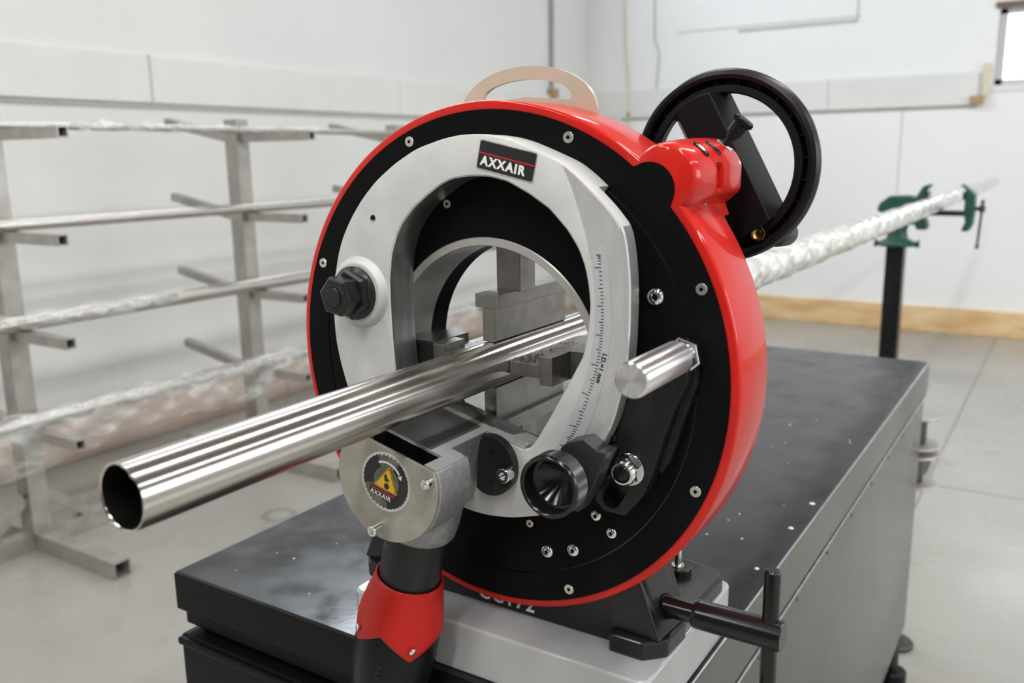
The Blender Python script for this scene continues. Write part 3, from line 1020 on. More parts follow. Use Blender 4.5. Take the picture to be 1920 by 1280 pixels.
# the deeper part of the casting behind the flange
RO2 = []
for k in range(NA):
    t = 2 * PI * k / NA
    dg_ = (math.degrees(t) + 180) % 360 - 180
    RO2.append(RO[k] - (0.0145 if -70 < dg_ < 46 else 0.0003))
ring_solid(AC, [(off(RI, 0.0002), YM - 0.001), (RO2, YM - 0.001), (RO2, -0.0022), (off(RI, 0.0002), -0.0022)], arm)
arm_o = obj('swing_arm', arm, CAST, mc, smooth=38)
arm_o.data.materials.append(mat('bored_aluminium', (0.30, 0.30, 0.305), 0.34, 0.8, mott=0.3, mscale=25, stretch=(1, 4, 1), rvar=0.06, rscale=40))
for p in arm_o.data.polygons:
    c_ = p.center + ORG[arm_o.name]
    if abs(p.normal.y) < 0.2:
        t_ = math.atan2(c_.z - AC[1], c_.x - AC[0]) % (2 * PI)
        rr_ = math.hypot(c_.x - AC[0], c_.z - AC[1])
        k_ = int(t_ / (2 * PI) * NA) % NA
        if abs(rr_ - RI[k_]) < 0.0022:
            p.material_index = 1
# machined outer flange edge and machined face strip
def edge_band():
    bm = bmesh.new()
    ks = [k for k in range(NA) if (-60 < ((360 * k / NA + 180) % 360 - 180) < 31.5)]
    ks.sort(key=lambda k: ((360 * k / NA + 180) % 360 - 180))
    rows = []
    for k in ks:
        t = 2 * PI * k / NA
        d = V((math.cos(t), 0, math.sin(t)))
        c = V((AC[0], 0, AC[1]))
        ro, ri = RO[k] + 0.0003, None
        dg_ = (math.degrees(t) + 180) % 360 - 180
        # strip inner limit follows the scribed line on the flange
        z_ = AC[1] + RO[k] * math.sin(t)
        inner_w = 0.0245 if dg_ < 24 else 0.0245
        rows.append([bm.verts.new(c + d * r + V((0, y, 0))) for r, y in ((ro - inner_w, YA + 0.0005), (ro - inner_w, YA - 0.0004), (ro - 0.0010, YA - 0.0004), (ro, YA + 0.0006), (ro, YM - 0.0002), (ro - 0.002, YM - 0.0002))])
    for a, b in zip(rows, rows[1:]):
        for i in range(5):
            bm.faces.new((a[i], a[i + 1], b[i + 1], b[i]))
    bm.faces.new(rows[0])
    bm.faces.new(rows[-1])
    return bm
mf = obj('machined_flange', edge_band(), MACH, arm_o, smooth=35)
mf.data.materials.append(mat('turned_rim', (0.62, 0.62, 0.63), 0.32, 0.7, rvar=0.05, rscale=90, mott=0.35, mscale=14))
for p in mf.data.polygons:
    if abs(p.normal.y) < 0.3:
        p.material_index = 1
# machined triangle where the strip widens towards the top
obj('machined_facet', prism([(.0862, .1582), (.0931, .1434), (.0998, .1252), (.1048, .1096), (.1082, .0945), (.1135, .0945), (.1290, .1175), (.1220, .1265), (.1130, .1352), (.0985, .1485)], YA - 0.0003, YA + 0.001), MACH, arm_o)
# raised boss round the pivot
obj('pivot_boss', lathe((-0.1065, 0, 0.0560), (0, -1, 0), [(0.028, 0.0302)] + [(0.0316 + 0.0060 * math.sin(PI / 2 * q / 10), 0.0302 - 0.0062 * q / 10) for q in range(11)] + [(0.0376, 0)], 64), CAST, arm_o, smooth=60)
obj('threaded_hole', lathe((-0.0893, YA + 0.0004, 0.1175), (0, -1, 0), [(0, 0), (0, 0.0032), (0.0006, 0.0032), (0.0008, 0.0026), (0.0006, 0.0020), (0.0002, 0.0012), (0.0002, 0)], 20), SCREW, arm_o, smooth=35)
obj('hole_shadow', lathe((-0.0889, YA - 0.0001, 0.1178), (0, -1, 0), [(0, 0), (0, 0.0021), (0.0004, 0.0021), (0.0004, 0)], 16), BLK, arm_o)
# name plate
pa = math.radians(-12.7)
ux, uz = V((math.cos(pa), 0, math.sin(pa))), V((-math.sin(pa), 0, math.cos(pa)))
pc = V((0.0398, YA - 0.0005, 0.1615))
def rrect(c, ux, uz, w, h, r, y0, y1, n=5):
    pts = []
    for sx, sz, a0 in ((1, 1, 0), (-1, 1, 90), (-1, -1, 180), (1, -1, 270)):
        for k in range(n):
            a = math.radians(a0 + 90 * k / (n - 1))
            q = c + ux * (sx * (w / 2 - r) + r * math.cos(a)) + uz * (sz * (h / 2 - r) + r * math.sin(a))
            pts.append((q.x, q.z))
    return prism(pts, y0, y1)
obj('badge_rim', rrect(pc, ux, uz, 0.0500, 0.0216, 0.0018, YA - 0.0004, YA + 0.0002), BRIGHT, arm_o)
obj('badge', rrect(pc, ux, uz, 0.0484, 0.0200, 0.0015, YA - 0.0007, YA + 0.0002), STK_BLK, arm_o)
q = pc + uz * 0.0014
obj('badge_stripe', rrect(q, ux, uz, 0.0484, 0.0009, 0.0001, YA - 0.0009, YA - 0.0006, 2), STK_RED, arm_o)
q = pc - ux * 0.0212 - uz * 0.0070
obj('badge_lettering', text_bm('AXXAIR', 0.0092, (q.x, YA - 0.0008, q.z), ux, uz, 0.0002, 1.22, 0.00038), STK_WHT, arm_o)

# graduated scale strip
SO = [(.1202, .0990), (.1216, .0953), (.1234, .0729), (.1244, .0525), (.1233, .0335), (.1202, .0139), (.114, -.0072), (.1072, -.0272), (.0985, -.0420), (.0930, -.0500)]
SI = [(.1112, .0990), (.1097, .0947), (.1119, .0722), (.112, .0514), (.1108, .036), (.1071, .0163), (.1007, -.0022), (.091, -.0257), (.0834, -.0416), (.0780, -.0500)]
def cat(P, t):
    n = len(P) - 1
    s = min(max(t, 0), 0.99999) * n
    i = int(s)
    f = s - i
    p = [V(P[max(i - 1, 0)]), V(P[i]), V(P[min(i + 1, n)]), V(P[min(i + 2, n)])]
    return 0.5 * ((2 * p[1]) + (p[2] - p[0]) * f + (2 * p[0] - 5 * p[1] + 4 * p[2] - p[3]) * f * f + (3 * p[1] - p[0] - 3 * p[2] + p[3]) * f ** 3)
SYF = YA - 0.0007
def smid(t, w):
    return cat(SI, t).lerp(cat(SO, t), w)
pts = [cat(SO, t / 60) for t in range(1, 60)]
top = []
c0, c1 = cat(SO, 1 / 60), cat(SI, 1 / 60)
mid = (c0 + c1) / 2
rad = (c0 - c1).length / 2
for k in range(1, 10):
    a = PI * k / 10
    dirv = (c0 - c1).normalized()
    nrm = V((-dirv.y, dirv.x))
    top.append(mid + dirv * rad * math.cos(a) + nrm * rad * math.sin(a))
poly = list(reversed(pts)) + top + [cat(SI, t / 60) for t in range(1, 60)]
obj('graduated_scale', prism([(p.x, p.y) for p in poly], SYF, YA + 0.001), STK_GRY, arm_o)
bm = bmesh.new()
ticks = 66
for k in range(ticks):
    t = 0.085 + 0.835 * k / (ticks - 1)
    w0, w1 = (0.10, 0.52) if k % 10 == 5 else ((0.24, 0.54) if k % 10 == 0 else (0.36, 0.55))
    a, b = smid(t, w0), smid(t, w1)
    d = (b - a).normalized()
    n_ = V((-d.y, d.x)) * 0.00030
    vv = [bm.verts.new((p.x, SYF - 0.00012, p.y)) for p in (a - n_, b - n_, b + n_, a + n_)]
    bm.faces.new(vv)
obj('graduation_marks', bm, STK_BLK, arm_o, kind='stuff')
a, b = smid(0.478, 0.66), smid(0.625, 0.66)
d = (b - a).normalized()
obj('scale_lettering', text_bm('I.D.=1 mm', 0.0047, (a.x, SYF - 0.0001, a.y), (d.x, 0, d.y), (-d.y, 0, d.x), 0.00008, 1.12, 0.00018), STK_BLK, arm_o)

# pivot nut on the arm
pn = obj('pivot_nut', lathe((-0.1072, -0.0376, 0.0561), (0, -1, 0), [(0, 0), (0, 0.0222), (0.0026, 0.0222), (0.0035, 0.0210), (0.0075, 0.0165), (0.0080, 0.0160), (0.0080, 0)], 48), BLK2, mc, smooth=30)
obj('collar_hex', hex_prof((-0.1072, -0.0385, 0.0561), (0, -1, 0), 0.0216, 0.0092, 0.0030, -0.42), BLK2, pn, bevel=0.0004)
obj('hex', hex_prof((-0.1072, -0.0460, 0.0561), (0, -1, 0), 0.0168, 0.0168, 0.0022, -0.2), BLK2, pn, bevel=0.0004)
obj('stud', lathe((-0.1072, -0.0625, 0.0561), (0, -1, 0), [(0, 0), (0, 0.0112), (0.0008, 0.0108), (0.0009, 0.0088), (0.0002, 0.0086), (0.0002, 0.0082), (0.0014, 0.0080), (0.0019, 0.0072), (0.0019, 0)], 32), BLK2, pn, smooth=30)

# aluminium handle
hd = obj('turning_handle', lathe((0.1690, -0.0955, 0.0288), (0, 1, 0), [(0.0004, 0), (0, 0.0104), (0.0008, 0.0114), (0.0018, 0.0119), (0.072, 0.0119), (0.0735, 0.0112), (0.0740, 0.0075), (0.094, 0.0075), (0.094, 0)], 56), BRIGHT, mc, smooth=35)
obj('lock_nut', hex_prof((0.1694, -0.0145, 0.0280), (0, 1, 0), 0.0136, 0.0085, 0.0012, 0.3), CHROME, hd, bevel=0.0004)

# slotted adjusting plate behind the handle
lev = obj('slotted_plate', prism([(.1340, .0010), (.150, .016), (.1773, .0275), (.1745, .008), (.1663, -.010), (.1582, -.0345), (.1520, -.0574), (.1446, -.0771), (.1300, -.0960), (.1126, -.0955), (.1050, -.0880), (.1191, -.041)], -0.0185, -0.002), BLK2, mc, bevel=0.0006)
def obround(a, b, r, y0, y1):
    a, b = V(a), V(b)
    d = (b - a).normalized()
    n_ = V((-d.y, d.x))
    pts = []
    for k in range(13):
        t = -PI / 2 + PI * k / 12
        pts.append(b + d * math.cos(t) * r + n_ * math.sin(t) * r)
    for k in range(13):
        t = PI / 2 + PI * k / 12
        pts.append(a + d * math.cos(t) * r + n_ * math.sin(t) * r)
    return prism([(p.x, p.y) for p in pts], y0, y1)
boolean(lev, [obround((0.1190, -0.0850), (0.1335, -0.058), 0.0075, -0.03, -0.004)])
obj('stiffening_rib', prism([(.1773, .0275), (.1790, .0080), (.1700, -.020), (.1610, -.050), (.1540, -.062), (.1520, -.0574), (.1582, -.0345), (.1663, -.010)], -0.010, -0.002), BLK2, lev, bevel=0.0006)
sn = obj('lock_nut_washer', lathe((0.1330, -0.0185, -0.0589), (0, -1, 0), [(0, 0), (0, 0.0122), (0.0014, 0.0122), (0.0017, 0.0118), (0.0017, 0)], 36), CHROME, lev, smooth=35)
nut = obj('nut', lathe((0.1330, -0.0200, -0.0589), (0, -1, 0), [(0, 0), (0, 0.0108), (0.0066, 0.0108), (0.0074, 0.0098), (0.0074, 0)], 6, phase=0.4), CHROME, mc, bevel=0.0004)
obj('nylon_ring', lathe((0.1330, -0.0270, -0.0589), (0, -1, 0), [(0, 0.0098), (0.0030, 0.0093), (0.0045, 0.0080), (0.0045, 0.0068), (0.0020, 0.0064), (0, 0.0064)], 36, closed=True), CHROME, nut, smooth=40)
obj('thread_end', lathe((0.1330, -0.0270, -0.0589), (0, -1, 0), [(0, 0), (0, 0.0064), (0.0030, 0.0064), (0.0040, 0.0052), (0.0042, 0)], 28), BLKG, nut, smooth=35)
for x, z in ((0.1210, -0.0370), (0.1195, -0.0480), (0.1090, -0.0690), (0.1170, -0.066)):
    obj('set_screw', lathe((x, -0.0185, z), (0, -1, 0), [(0, 0), (0, 0.0026), (0.003, 0.0026), (0.0034, 0.0020), (0.0034, 0)], 14), BLK2, lev, smooth=35)

# pointer block straddling the scale
pb = obj('pointer_block', prism([(.0940, -.0400), (.0985, -.0357), (.1118, -.0312), (.1231, -.0381), (.1302, -.0382), (.1205, -.0640), (.1084, -.0862), (.0960, -.0860), (.0880, -.0560)], -0.050, -0.0325), mat('gunmetal', (0.055, 0.055, 0.058), 0.34, 0.6, mott=0.1, mscale=60), mc, bevel=0.0005)
obj('pointer_shank', prism([(.1130, -.0400), (.1260, -.0430), (.1140, -.0700), (.1060, -.0800), (.0990, -.0700)], -0.0330, -0.002), BLK2, pb)
# knurled knob
KC = V((0.0970, -0.0750, -0.0618))
bm = bmesh.new()
nk, ny = 480, 42
rings = []
for j in range(ny + 1):
    y = KC.y + 0.0032 + 0.0138 * j / ny
    ring = []
    for i in range(nk):
        a = 2 * PI * i / nk
        pyr = abs(((i + j) % 6) - 3) / 3.0
        pyr2 = abs(((i - j) % 6) - 3) / 3.0
        r = 0.0226 + 0.00050 * min(pyr, pyr2)
        ring.append(bm.verts.new((KC.x + r * math.cos(a), y, KC.z + r * math.sin(a))))
    rings.append(ring)
for a, b in zip(rings, rings[1:]):
    for i in range(nk):
        j = (i + 1) % nk
        bm.faces.new((a[i], a[j], b[j], b[i]))
KN = mat('knurled_steel', (0.10, 0.10, 0.105), 0.28, 0.9, mott=0.1, mscale=100)
kb = obj('knurled_knob', lathe(KC, (0, 1, 0), [(0.0300, 0), (0.0300, 0.0100), (0.0215, 0.0180), (0.0172, 0.0222), (0.0166, 0.0222), (0.0040, 0.0222), (0.0030, 0.0231), (0.0012, 0.0229), (0.0, 0.0220), (-0.0003, 0.0208), (0.0002, 0.0198), (0.0012, 0.0192), (0.0120, 0.0188), (0.0125, 0.0172), (0.0292, 0.0)], 96), BLKG, mc, smooth=40)
obj('knurling', bm, KN, kb)
obj('turned_cone', lathe(KC, (0, 1, 0), [(0.0124, 0.0171), (0.0289, 0.0)], 64), tangent(mat('turned_black_steel', (0.045, 0.045, 0.05), 0.22, 1.0, aniso=0.92)), kb, smooth=60)
obj('knob_stem', cyl((KC.x, -0.0455, KC.z), (KC.x, -0.033, KC.z), 0.009, 24), BLK2, kb, smooth=35)

# ---- saw head
AL = math.radians(-14.5)
HU = V((math.cos(AL), 0, math.sin(AL)))
HV = V((-math.sin(AL), 0, math.cos(AL)))
HC = V((-0.0111, 0, -0.0631))
def hp(u, v, y):
    p = HC + HU * u + HV * v
    return V((p.x, y, p.z))
def hxz(u, v):
    p = HC + HU * u + HV * v
    return (p.x, p.z)
def dshape(R, v0, n=64):
    a0 = math.asin(v0 / R)
    pts = []
    for k in range(n + 1):
        a = a0 - (PI + 2 * a0) * k / n
        pts.append(hxz(R * math.cos(a), R * math.sin(a)))
    return pts
hb = bmesh.new()
prism(dshape(0.0466, 0.0250), -0.1165, -0.0790, hb)
head = obj('saw_head', hb, HEAD, mc)
def hbox(u0, u1, v0, v1, y0, y1, bm=None):
    bm = bm or bmesh.new()
    co = [hp(u, v, y) for y in (y0, y1) for v in (v0, v1) for u in (u0, u1)]
    v_ = [bm.verts.new(c) for c in co]
    for f in ((0, 1, 3, 2), (4, 6, 7, 5), (0, 4, 5, 1), (2, 3, 7, 6), (0, 2, 6, 4), (1, 5, 7, 3)):
        bm.faces.new([v_[i] for i in f])
    return bm
boolean(head, [hbox(-0.036, 0.0275, -0.012, 0.04, -0.1170, -0.0960)])
bv = head.modifiers.new('bevel', 'BEVEL')
bv.width = 0.0012
bv.segments = 2
bv.limit_method = 'ANGLE'
bv.angle_limit = math.radians(40)
for p in head.data.polygons:
    p.use_smooth = True
head.data.set_sharp_from_angle(angle=math.radians(35))
obj('neck_block', hbox(-0.0386, 0.0236, -0.036, 0.0250, -0.0800, -0.0300), HEAD, head, bevel=0.0008)
TOPM = mat('machined_top_face', (0.50, 0.51, 0.52), 0.4, 0.55, rvar=0.08, rscale=60, bump=0.12, bscale=500, bdist=0.0001, mott=0.08, mscale=40)
pts = [(-0.0386, -0.0960), (0.0275, -0.0960), (0.0275, -0.1163), (0.0384, -0.1163), (0.0384, -0.0840), (0.0372, -0.0815), (0.0345, -0.0800), (0.0236, -0.0800), (0.0236, -0.0300), (-0.0386, -0.0300)]
bm = bmesh.new()
a = [bm.verts.new(hp(u, 0.0251, y)) for u, y in pts]
b = [bm.verts.new(hp(u, 0.0254, y)) for u, y in pts]
bm.faces.new(a)
bm.faces.new(b)
for k in range(len(pts)):
    j = (k + 1) % len(pts)
    bm.faces.new((a[k], a[j], b[j], b[k]))
obj('top_face', bm, TOPM, head)
bm = bmesh.new()
vv = [bm.verts.new(hp(u, 0.0255, y)) for u, y in ((-0.026, -0.0950), (0.0165, -0.0950), (0.0165, -0.0300), (-0.026, -0.0300))]
bm.faces.new(vv)
obj('worn_patch', bm, mat('worn_dull_face', (0.10, 0.10, 0.10), 0.38, 0.5, rvar=0.04, rscale=80), head)
# ledge of the arm in line with the head's top face
bm = bmesh.new()
pts = [(0.0150, -0.0318), (0.0625, -0.0318), (0.0670, -0.0290), (0.0690, -0.0240), (0.0690, -0.0060), (0.0440, -0.0060), (0.0400, -0.0200), (0.0250, -0.0215), (-0.0300, -0.0215), (-0.0300, -0.0318)]
a = [bm.verts.new(hp(u, 0.0240, y)) for u, y in pts]
b = [bm.verts.new(hp(u, 0.0253, y)) for u, y in pts]
bm.faces.new(a)
bm.faces.new(b)
for k in range(len(pts)):
    j = (k + 1) % len(pts)
    bm.faces.new((a[k], a[j], b[j], b[k]))
obj('ledge_face', bm, TOPM, arm_o)
# drive gear visible in the pocket
obj('pocket_liner', hbox(-0.0355, 0.0270, -0.0119, 0.0235, -0.0968, -0.0962), BLK, head)
g = obj('drive_gear', lathe(hp(-0.001, -0.004, -0.1160), (0, 1, 0), [(0, 0), (0, 0.0245), (0.006, 0.0245), (0.006, 0.0215), (0.012, 0.0215), (0.012, 0.016), (0.0195, 0.016)], 48), mat('oiled_black_steel', (0.05, 0.05, 0.05), 0.22, 0.8, mott=0.1, mscale=60), head, smooth=35)
# cover plate
cp = obj('cover_plate', prism(dshape(0.0458, 0.0252), -0.1198, -0.1170), COVER, head, bevel=0.0004)
def cap_screw(c, d, r, L, parent):
    s = obj('cap_screw', lathe(c, d, [(0, 0), (0, r), (L - 0.0005, r), (L, r * 0.9), (L, r * 0.52), (L - r * 0.6, r * 0.5), (L - r * 0.6, 0)], 24), CHROME, parent, smooth=35)
    return s
cap_screw((0.0290, -0.1195, -0.0560), (0, -1, 0), 0.0036, 0.0062, head)
cap_screw((-0.0200, -0.1195, -0.1005), (0, -1, 0), 0.0040, 0.0085, head)
# round sticker with saw-tooth rim
SY = -0.1200
sc = HC.copy()
NS = 36
def disc_poly(R0, R1=None, n=NS, y0=SY, y1=-0.1196, ph=0.0):
    pts = []
    for k in range(n):
        a = ph + 2 * PI * k / n
        pts.append((sc.x + R0 * math.cos(a), sc.z + R0 * math.sin(a)))
        if R1:
            a2 = a + 2 * PI * 0.75 / n
            pts.append((sc.x + R1 * math.cos(a2), sc.z + R1 * math.sin(a2)))
    return prism(pts, y0, y1)
st = obj('warning_sticker', disc_poly(0.0225, n=64), BRIGHT, head)
obj('saw_tooth_print', disc_poly(0.0213, 0.0197, y0=SY - 0.00012, y1=SY + 0.0001), MIRROR, head)
def sxz(u, v):
    p = sc + HU * u + HV * v
    return (p.x, p.z)
# dark sectors of the print
bm = bmesh.new()
pts = [sxz(0.0205 * math.cos(math.radians(a)), 0.0205 * math.sin(math.radians(a))) for a in range(-75, 66, 6)]
pts += [sxz(0.0118 * math.cos(math.radians(a)), 0.0118 * math.sin(math.radians(a))) for a in range(65, -76, -10)]
prism(pts, SY - 0.0002, SY - 0.0001, bm)
pts = [sxz(0.0205 * math.cos(math.radians(a)), 0.0205 * math.sin(math.radians(a))) for a in range(120, 206, 6)]
pts += [sxz(0.0110 * math.cos(math.radians(a)), 0.0110 * math.sin(math.radians(a))) for a in range(205, 119, -10)]
prism(pts, SY - 0.0002, SY - 0.0001, bm)
obj('dark_print', bm, STK_BLK, head)
# arrow
bm = bmesh.new()
R_ = 0.0160
pts = [sxz(R_ * math.cos(math.radians(a)), R_ * math.sin(math.radians(a))) for a in range(125, 41, -6)]
pts += [sxz((R_ - 0.0016) * math.cos(math.radians(a)), (R_ - 0.0016) * math.sin(math.radians(a))) for a in range(41, 126, 6)]
prism(pts, SY - 0.0004, SY - 0.0003, bm)
e = math.radians(40)
tip = (R_ - 0.0008)
prism([sxz((R_ + 0.0012) * math.cos(e), (R_ + 0.0012) * math.sin(e)), sxz(tip * math.cos(math.radians(28)), tip * math.sin(math.radians(28))), sxz((R_ - 0.0030) * math.cos(e), (R_ - 0.0030) * math.sin(e))], SY - 0.0004, SY - 0.0003, bm)
obj('arrow_print', bm, STK_WHT, head)
# warning triangle
def tri(s, y0, y1, cu=0.0015, cv=0.0005):
    P = []
    for a in (90, 210, 330):
        P.append((cu + s * math.cos(math.radians(a)), cv + s * math.sin(math.radians(a))))
    pts = []
    for i in range(3):
        p, pp, pn_ = V(P[i]), V(P[i - 1]), V(P[(i + 1) % 3])
        pts.append(p + (pp - p).normalized() * s * 0.10)
        pts.append(p + (pn_ - p).normalized() * s * 0.10)
    return prism([sxz(p.x, p.y) for p in pts], y0, y1)
obj('triangle_yellow', tri(0.0128, SY - 0.0006, SY - 0.0003), STK_YEL, head)
obj('triangle_border', tri(0.0118, SY - 0.0008, SY - 0.0005), STK_BLK, head)
obj('triangle_field', tri(0.0110, SY - 0.0010, SY - 0.0007), STK_YEL, head)
bm = bmesh.new()
prism([sxz(u, v) for u, v in ((-0.0012, 0.0062), (0.0002, 0.0066), (0.0012, 0.0046), (0.0038, 0.0028), (0.0034, 0.0020), (0.0020, 0.0024), (0.0026, 0.0010), (0.0014, 0.0014), (0.0004, 0.0008), (-0.0004, 0.0020), (-0.0010, 0.0036))], SY - 0.0012, SY - 0.0009, bm)
pts = []
for k in range(20):
    a = 2 * PI * k / 20
    r = 0.0028 if k % 2 == 0 else 0.0019
    pts.append(sxz(0.0022 + r * math.cos(a), -0.0022 + r * math.sin(a)))
prism(pts, SY - 0.0012, SY - 0.0009, bm)
obj('pictogram', bm, STK_BLK, head)
bm = bmesh.new()
prism([sxz(u, v) for u, v in ((-0.0130, -0.0072), (0.0105, -0.0072), (0.0105, -0.0150), (-0.0130, -0.0130))], SY - 0.0003, SY - 0.0002, bm)
obj('name_field', bm, STK_BLK, head)
bm = bmesh.new()
prism([sxz(u, v) for u, v in ((-0.0125, -0.0078), (0.0105, -0.0078), (0.0105, -0.0087), (-0.0125, -0.0087))], SY - 0.0005, SY - 0.0003, bm)
obj('name_stripe', bm, STK_RED, head)
tp = hp(-0.0118, -0.0130, SY - 0.0005)
obj('sticker_lettering', text_bm('AXXAIR', 0.0046, tp, HU, HV, 0.00015, 1.22, 0.0001), STK_WHT, head)

# stop plate in the recess of the arm
bm = bmesh.new()
rc = V((0.0245, 0, -0.0695))
pts = []
for k in range(29):
    a = math.radians(110 - 235 * k / 28)
    pts.append((rc.x + 0.0245 * math.cos(a) * 0.92, rc.z + 0.0245 * math.sin(a)))
prism(pts, -0.0400, -0.0322, bm)
sp = obj('stop_plate', bm, BLK2, mc, bevel=0.0008)
cap_screw((0.0415, -0.0395, -0.0725), (0, -1, 0), 0.0058, 0.0080, sp)
for u, v in ((0.0030, 0.0120), (0.0020, -0.0130)):
    obj('pin_hole', lathe((rc.x + u, -0.0402, rc.z + v), (0, -1, 0), [(0, 0), (0, 0.0018), (0.0003, 0.0018), (0.0003, 0)], 14), BLKG, sp)

# blade
bm = bmesh.new()
TEETH = 80
pts = []
for k in range(TEETH):
    a = -2 * PI * k / TEETH
    pts.append((HC.x + 0.0325 * math.cos(a), HC.z + 0.0325 * math.sin(a)))
    a2 = a - 2 * PI * 0.22 / TEETH
    pts.append((HC.x + 0.0345 * math.cos(a2), HC.z + 0.0345 * math.sin(a2)))
prism(pts, -0.0228, -0.0216, bm)
obj('saw_blade', bm, mat('blade_steel', (0.11, 0.10, 0.085), 0.35, 0.8, mott=0.2, mscale=80), mc)

# neck, motor collar and grip under the head
MY = -0.0640
def ax(s):
    return HC - HV * s + V((0, MY - 0.020 * s, 0))
dn = (-HV + V((0, -0.020, 0))).normalized()
hs = obj('neck_socket', lathe(ax(0.020), dn, [(0, 0), (0, 0.031), (0.028, 0.0305), (0.040, 0.0290), (0.0430, 0.0270), (0.0430, 0)], 56), HEAD, head, smooth=35)
mt = obj('motor', lathe(ax(0.060), dn, [(0, 0), (0, 0.0250), (0.055, 0.0250), (0.055, 0)], 48), BLK2, mc, smooth=35)
ZPH = 0.63
def grip_shell(prof, n=96, zig=None):
    """lathe about the motor axis; radius slightly squared; zig shifts the last ring"""
    bm = bmesh.new()
    x, y, z = frame_axis(dn)
    rings = []
    for q, (s, r, sq) in enumerate(prof):
        ring = []
        for i in range(n):
            a = 2 * PI * i / n
            rr = r * (1 + sq * 0.06 * math.cos(4 * a + 0.4))
            ss = s
            if zig and q >= zig[0]:
                ss = s + zig[1] * (abs(((a / (PI / 2) + ZPH) % 1.0) - 0.5) * 2) 
            ring.append(bm.verts.new(ax(0) + z * ss + (x * math.cos(a) + y * math.sin(a)) * rr))
        rings.append(ring)
    for a_, b_ in zip(rings, rings[1:]):
        for i in range(n):
            j = (i + 1) % n
            bm.faces.new((a_[i], a_[j], b_[j], b_[i]))
    return bm
obj('red_collar', grip_shell([(0.1060, 0.0256, 0), (0.1050, 0.0268, 0), (0.1056, 0.0278, 0), (0.1120, 0.0288, 0.1), (0.1250, 0.0322, 0.3), (0.1370, 0.0352, 0.5), (0.1420, 0.0361, 0.5), (0.1440, 0.0350, 0.5)], zig=(5, 0.021)), REDM, mt, smooth=50)
obj('grip', grip_shell([(0.1260, 0.0270, 0.5), (0.1380, 0.0325, 0.5), (0.1430, 0.0338, 0.5), (0.1700, 0.0346, 0.5), (0.1950, 0.0342, 0.5), (0.2070, 0.0312, 0.5), (0.2350, 0.0302, 0.5), (0.2400, 0.0290, 0.5), (0.2400, 0.0001, 0)]), BLKP, mt, smooth=50)
x_, y_, z_ = frame_axis(dn)
for i in range(4):
    a = PI / 2 * (i - ZPH)
    u = x_ * math.cos(a) + y_ * math.sin(a)
    obj('collar_screw', lathe(ax(0.1530) + u * 0.0350, u, [(0, 0), (0, 0.0028), (0.0012, 0.0028), (0.0020, 0.0018), (0.0022, 0)], 14), CHROME, mt, smooth=35)
    a = PI / 2 * (i + 0.5 - ZPH)
    u = x_ * math.cos(a) + y_ * math.sin(a)
    obj('vent_hole', lathe(ax(0.1160) + u * 0.0290, u, [(0, 0), (0, 0.0013), (0.0006, 0.0013), (0.0006, 0)], 10), BLK, mt)
    for s_ in (0.172, 0.177, 0.182):
        w_ = z_.cross(u)
        Mx = Matrix((w_, z_, u)).transposed().to_4x4()
        Mx.translation = ax(s_) + u * 0.0340
        obj('vent_slot', box((-0.006, -0.0011, 0), (0.006, 0.0011, 0.0012), Mx), BLKG, mt)

# ---- clamping jaws inside the bore
def jaw(sgn, axis):
    pass
j1 = obj('clamp_jaw', box((-0.0064, 0.0005, 0.0187), (0.0050, 0.117, 0.0463)), STEEL, mc, bevel=0.0004)
obj('jaw_carrier', box((-0.0127, -0.0005, 0.0463), (0.0103, 0.150, 0.0574)), STEEL, j1, bevel=0.0005)
obj('jaw_slide', box((-0.0110, 0.0290, 0.0560), (0.0118, 0.0530, 0.0958)), STEEL, j1, bevel=0.0005)
j2 = obj('clamp_jaw', box((-0.0062, 0.0005, -0.0473), (0.0054, 0.112, -0.0192)), STEEL, mc, bevel=0.0004)
obj('jaw_carrier', box((-0.0117, 0.008, -0.0585), (0.0113, 0.150, -0.0473)), STEEL, j2, bevel=0.0005)
obj('jaw_slide', box((-0.0110, 0.0290, -0.0958), (0.0118, 0.0530, -0.0570)), STEEL, j2, bevel=0.0005)
for sx, nm in ((1, 'r'), (-1, 'l')):
    a_, b_ = sorted((sx * 0.0187, sx * 0.0462))
    j3 = obj('clamp_jaw', box((a_, 0.0005, -0.0062), (b_, 0.117, 0.0050)), STEEL, mc, bevel=0.0004)
    a_, b_ = sorted((sx * 0.0464, sx * 0.0577))
    obj('jaw_carrier', box((a_, 0.0005, -0.0118), (b_, 0.0310, 0.0115)), STEEL, j3, bevel=0.0005)
    a_, b_ = sorted((sx * 0.0464, sx * (0.0780 if sx > 0 else 0.0560)))
    obj('jaw_rail', box((a_, 0.0310, -0.0118), (b_, 0.150, 0.0050)), STEEL, j3, bevel=0.0005)
    a_, b_ = sorted((sx * 0.0578, sx * 0.0955))
    obj('jaw_slide', box((a_, 0.0290 if sx > 0 else 0.004, -0.0118), (b_, 0.0530, 0.0120)), STEELD if sx < 0 else STEEL, j3, bevel=0.0005)

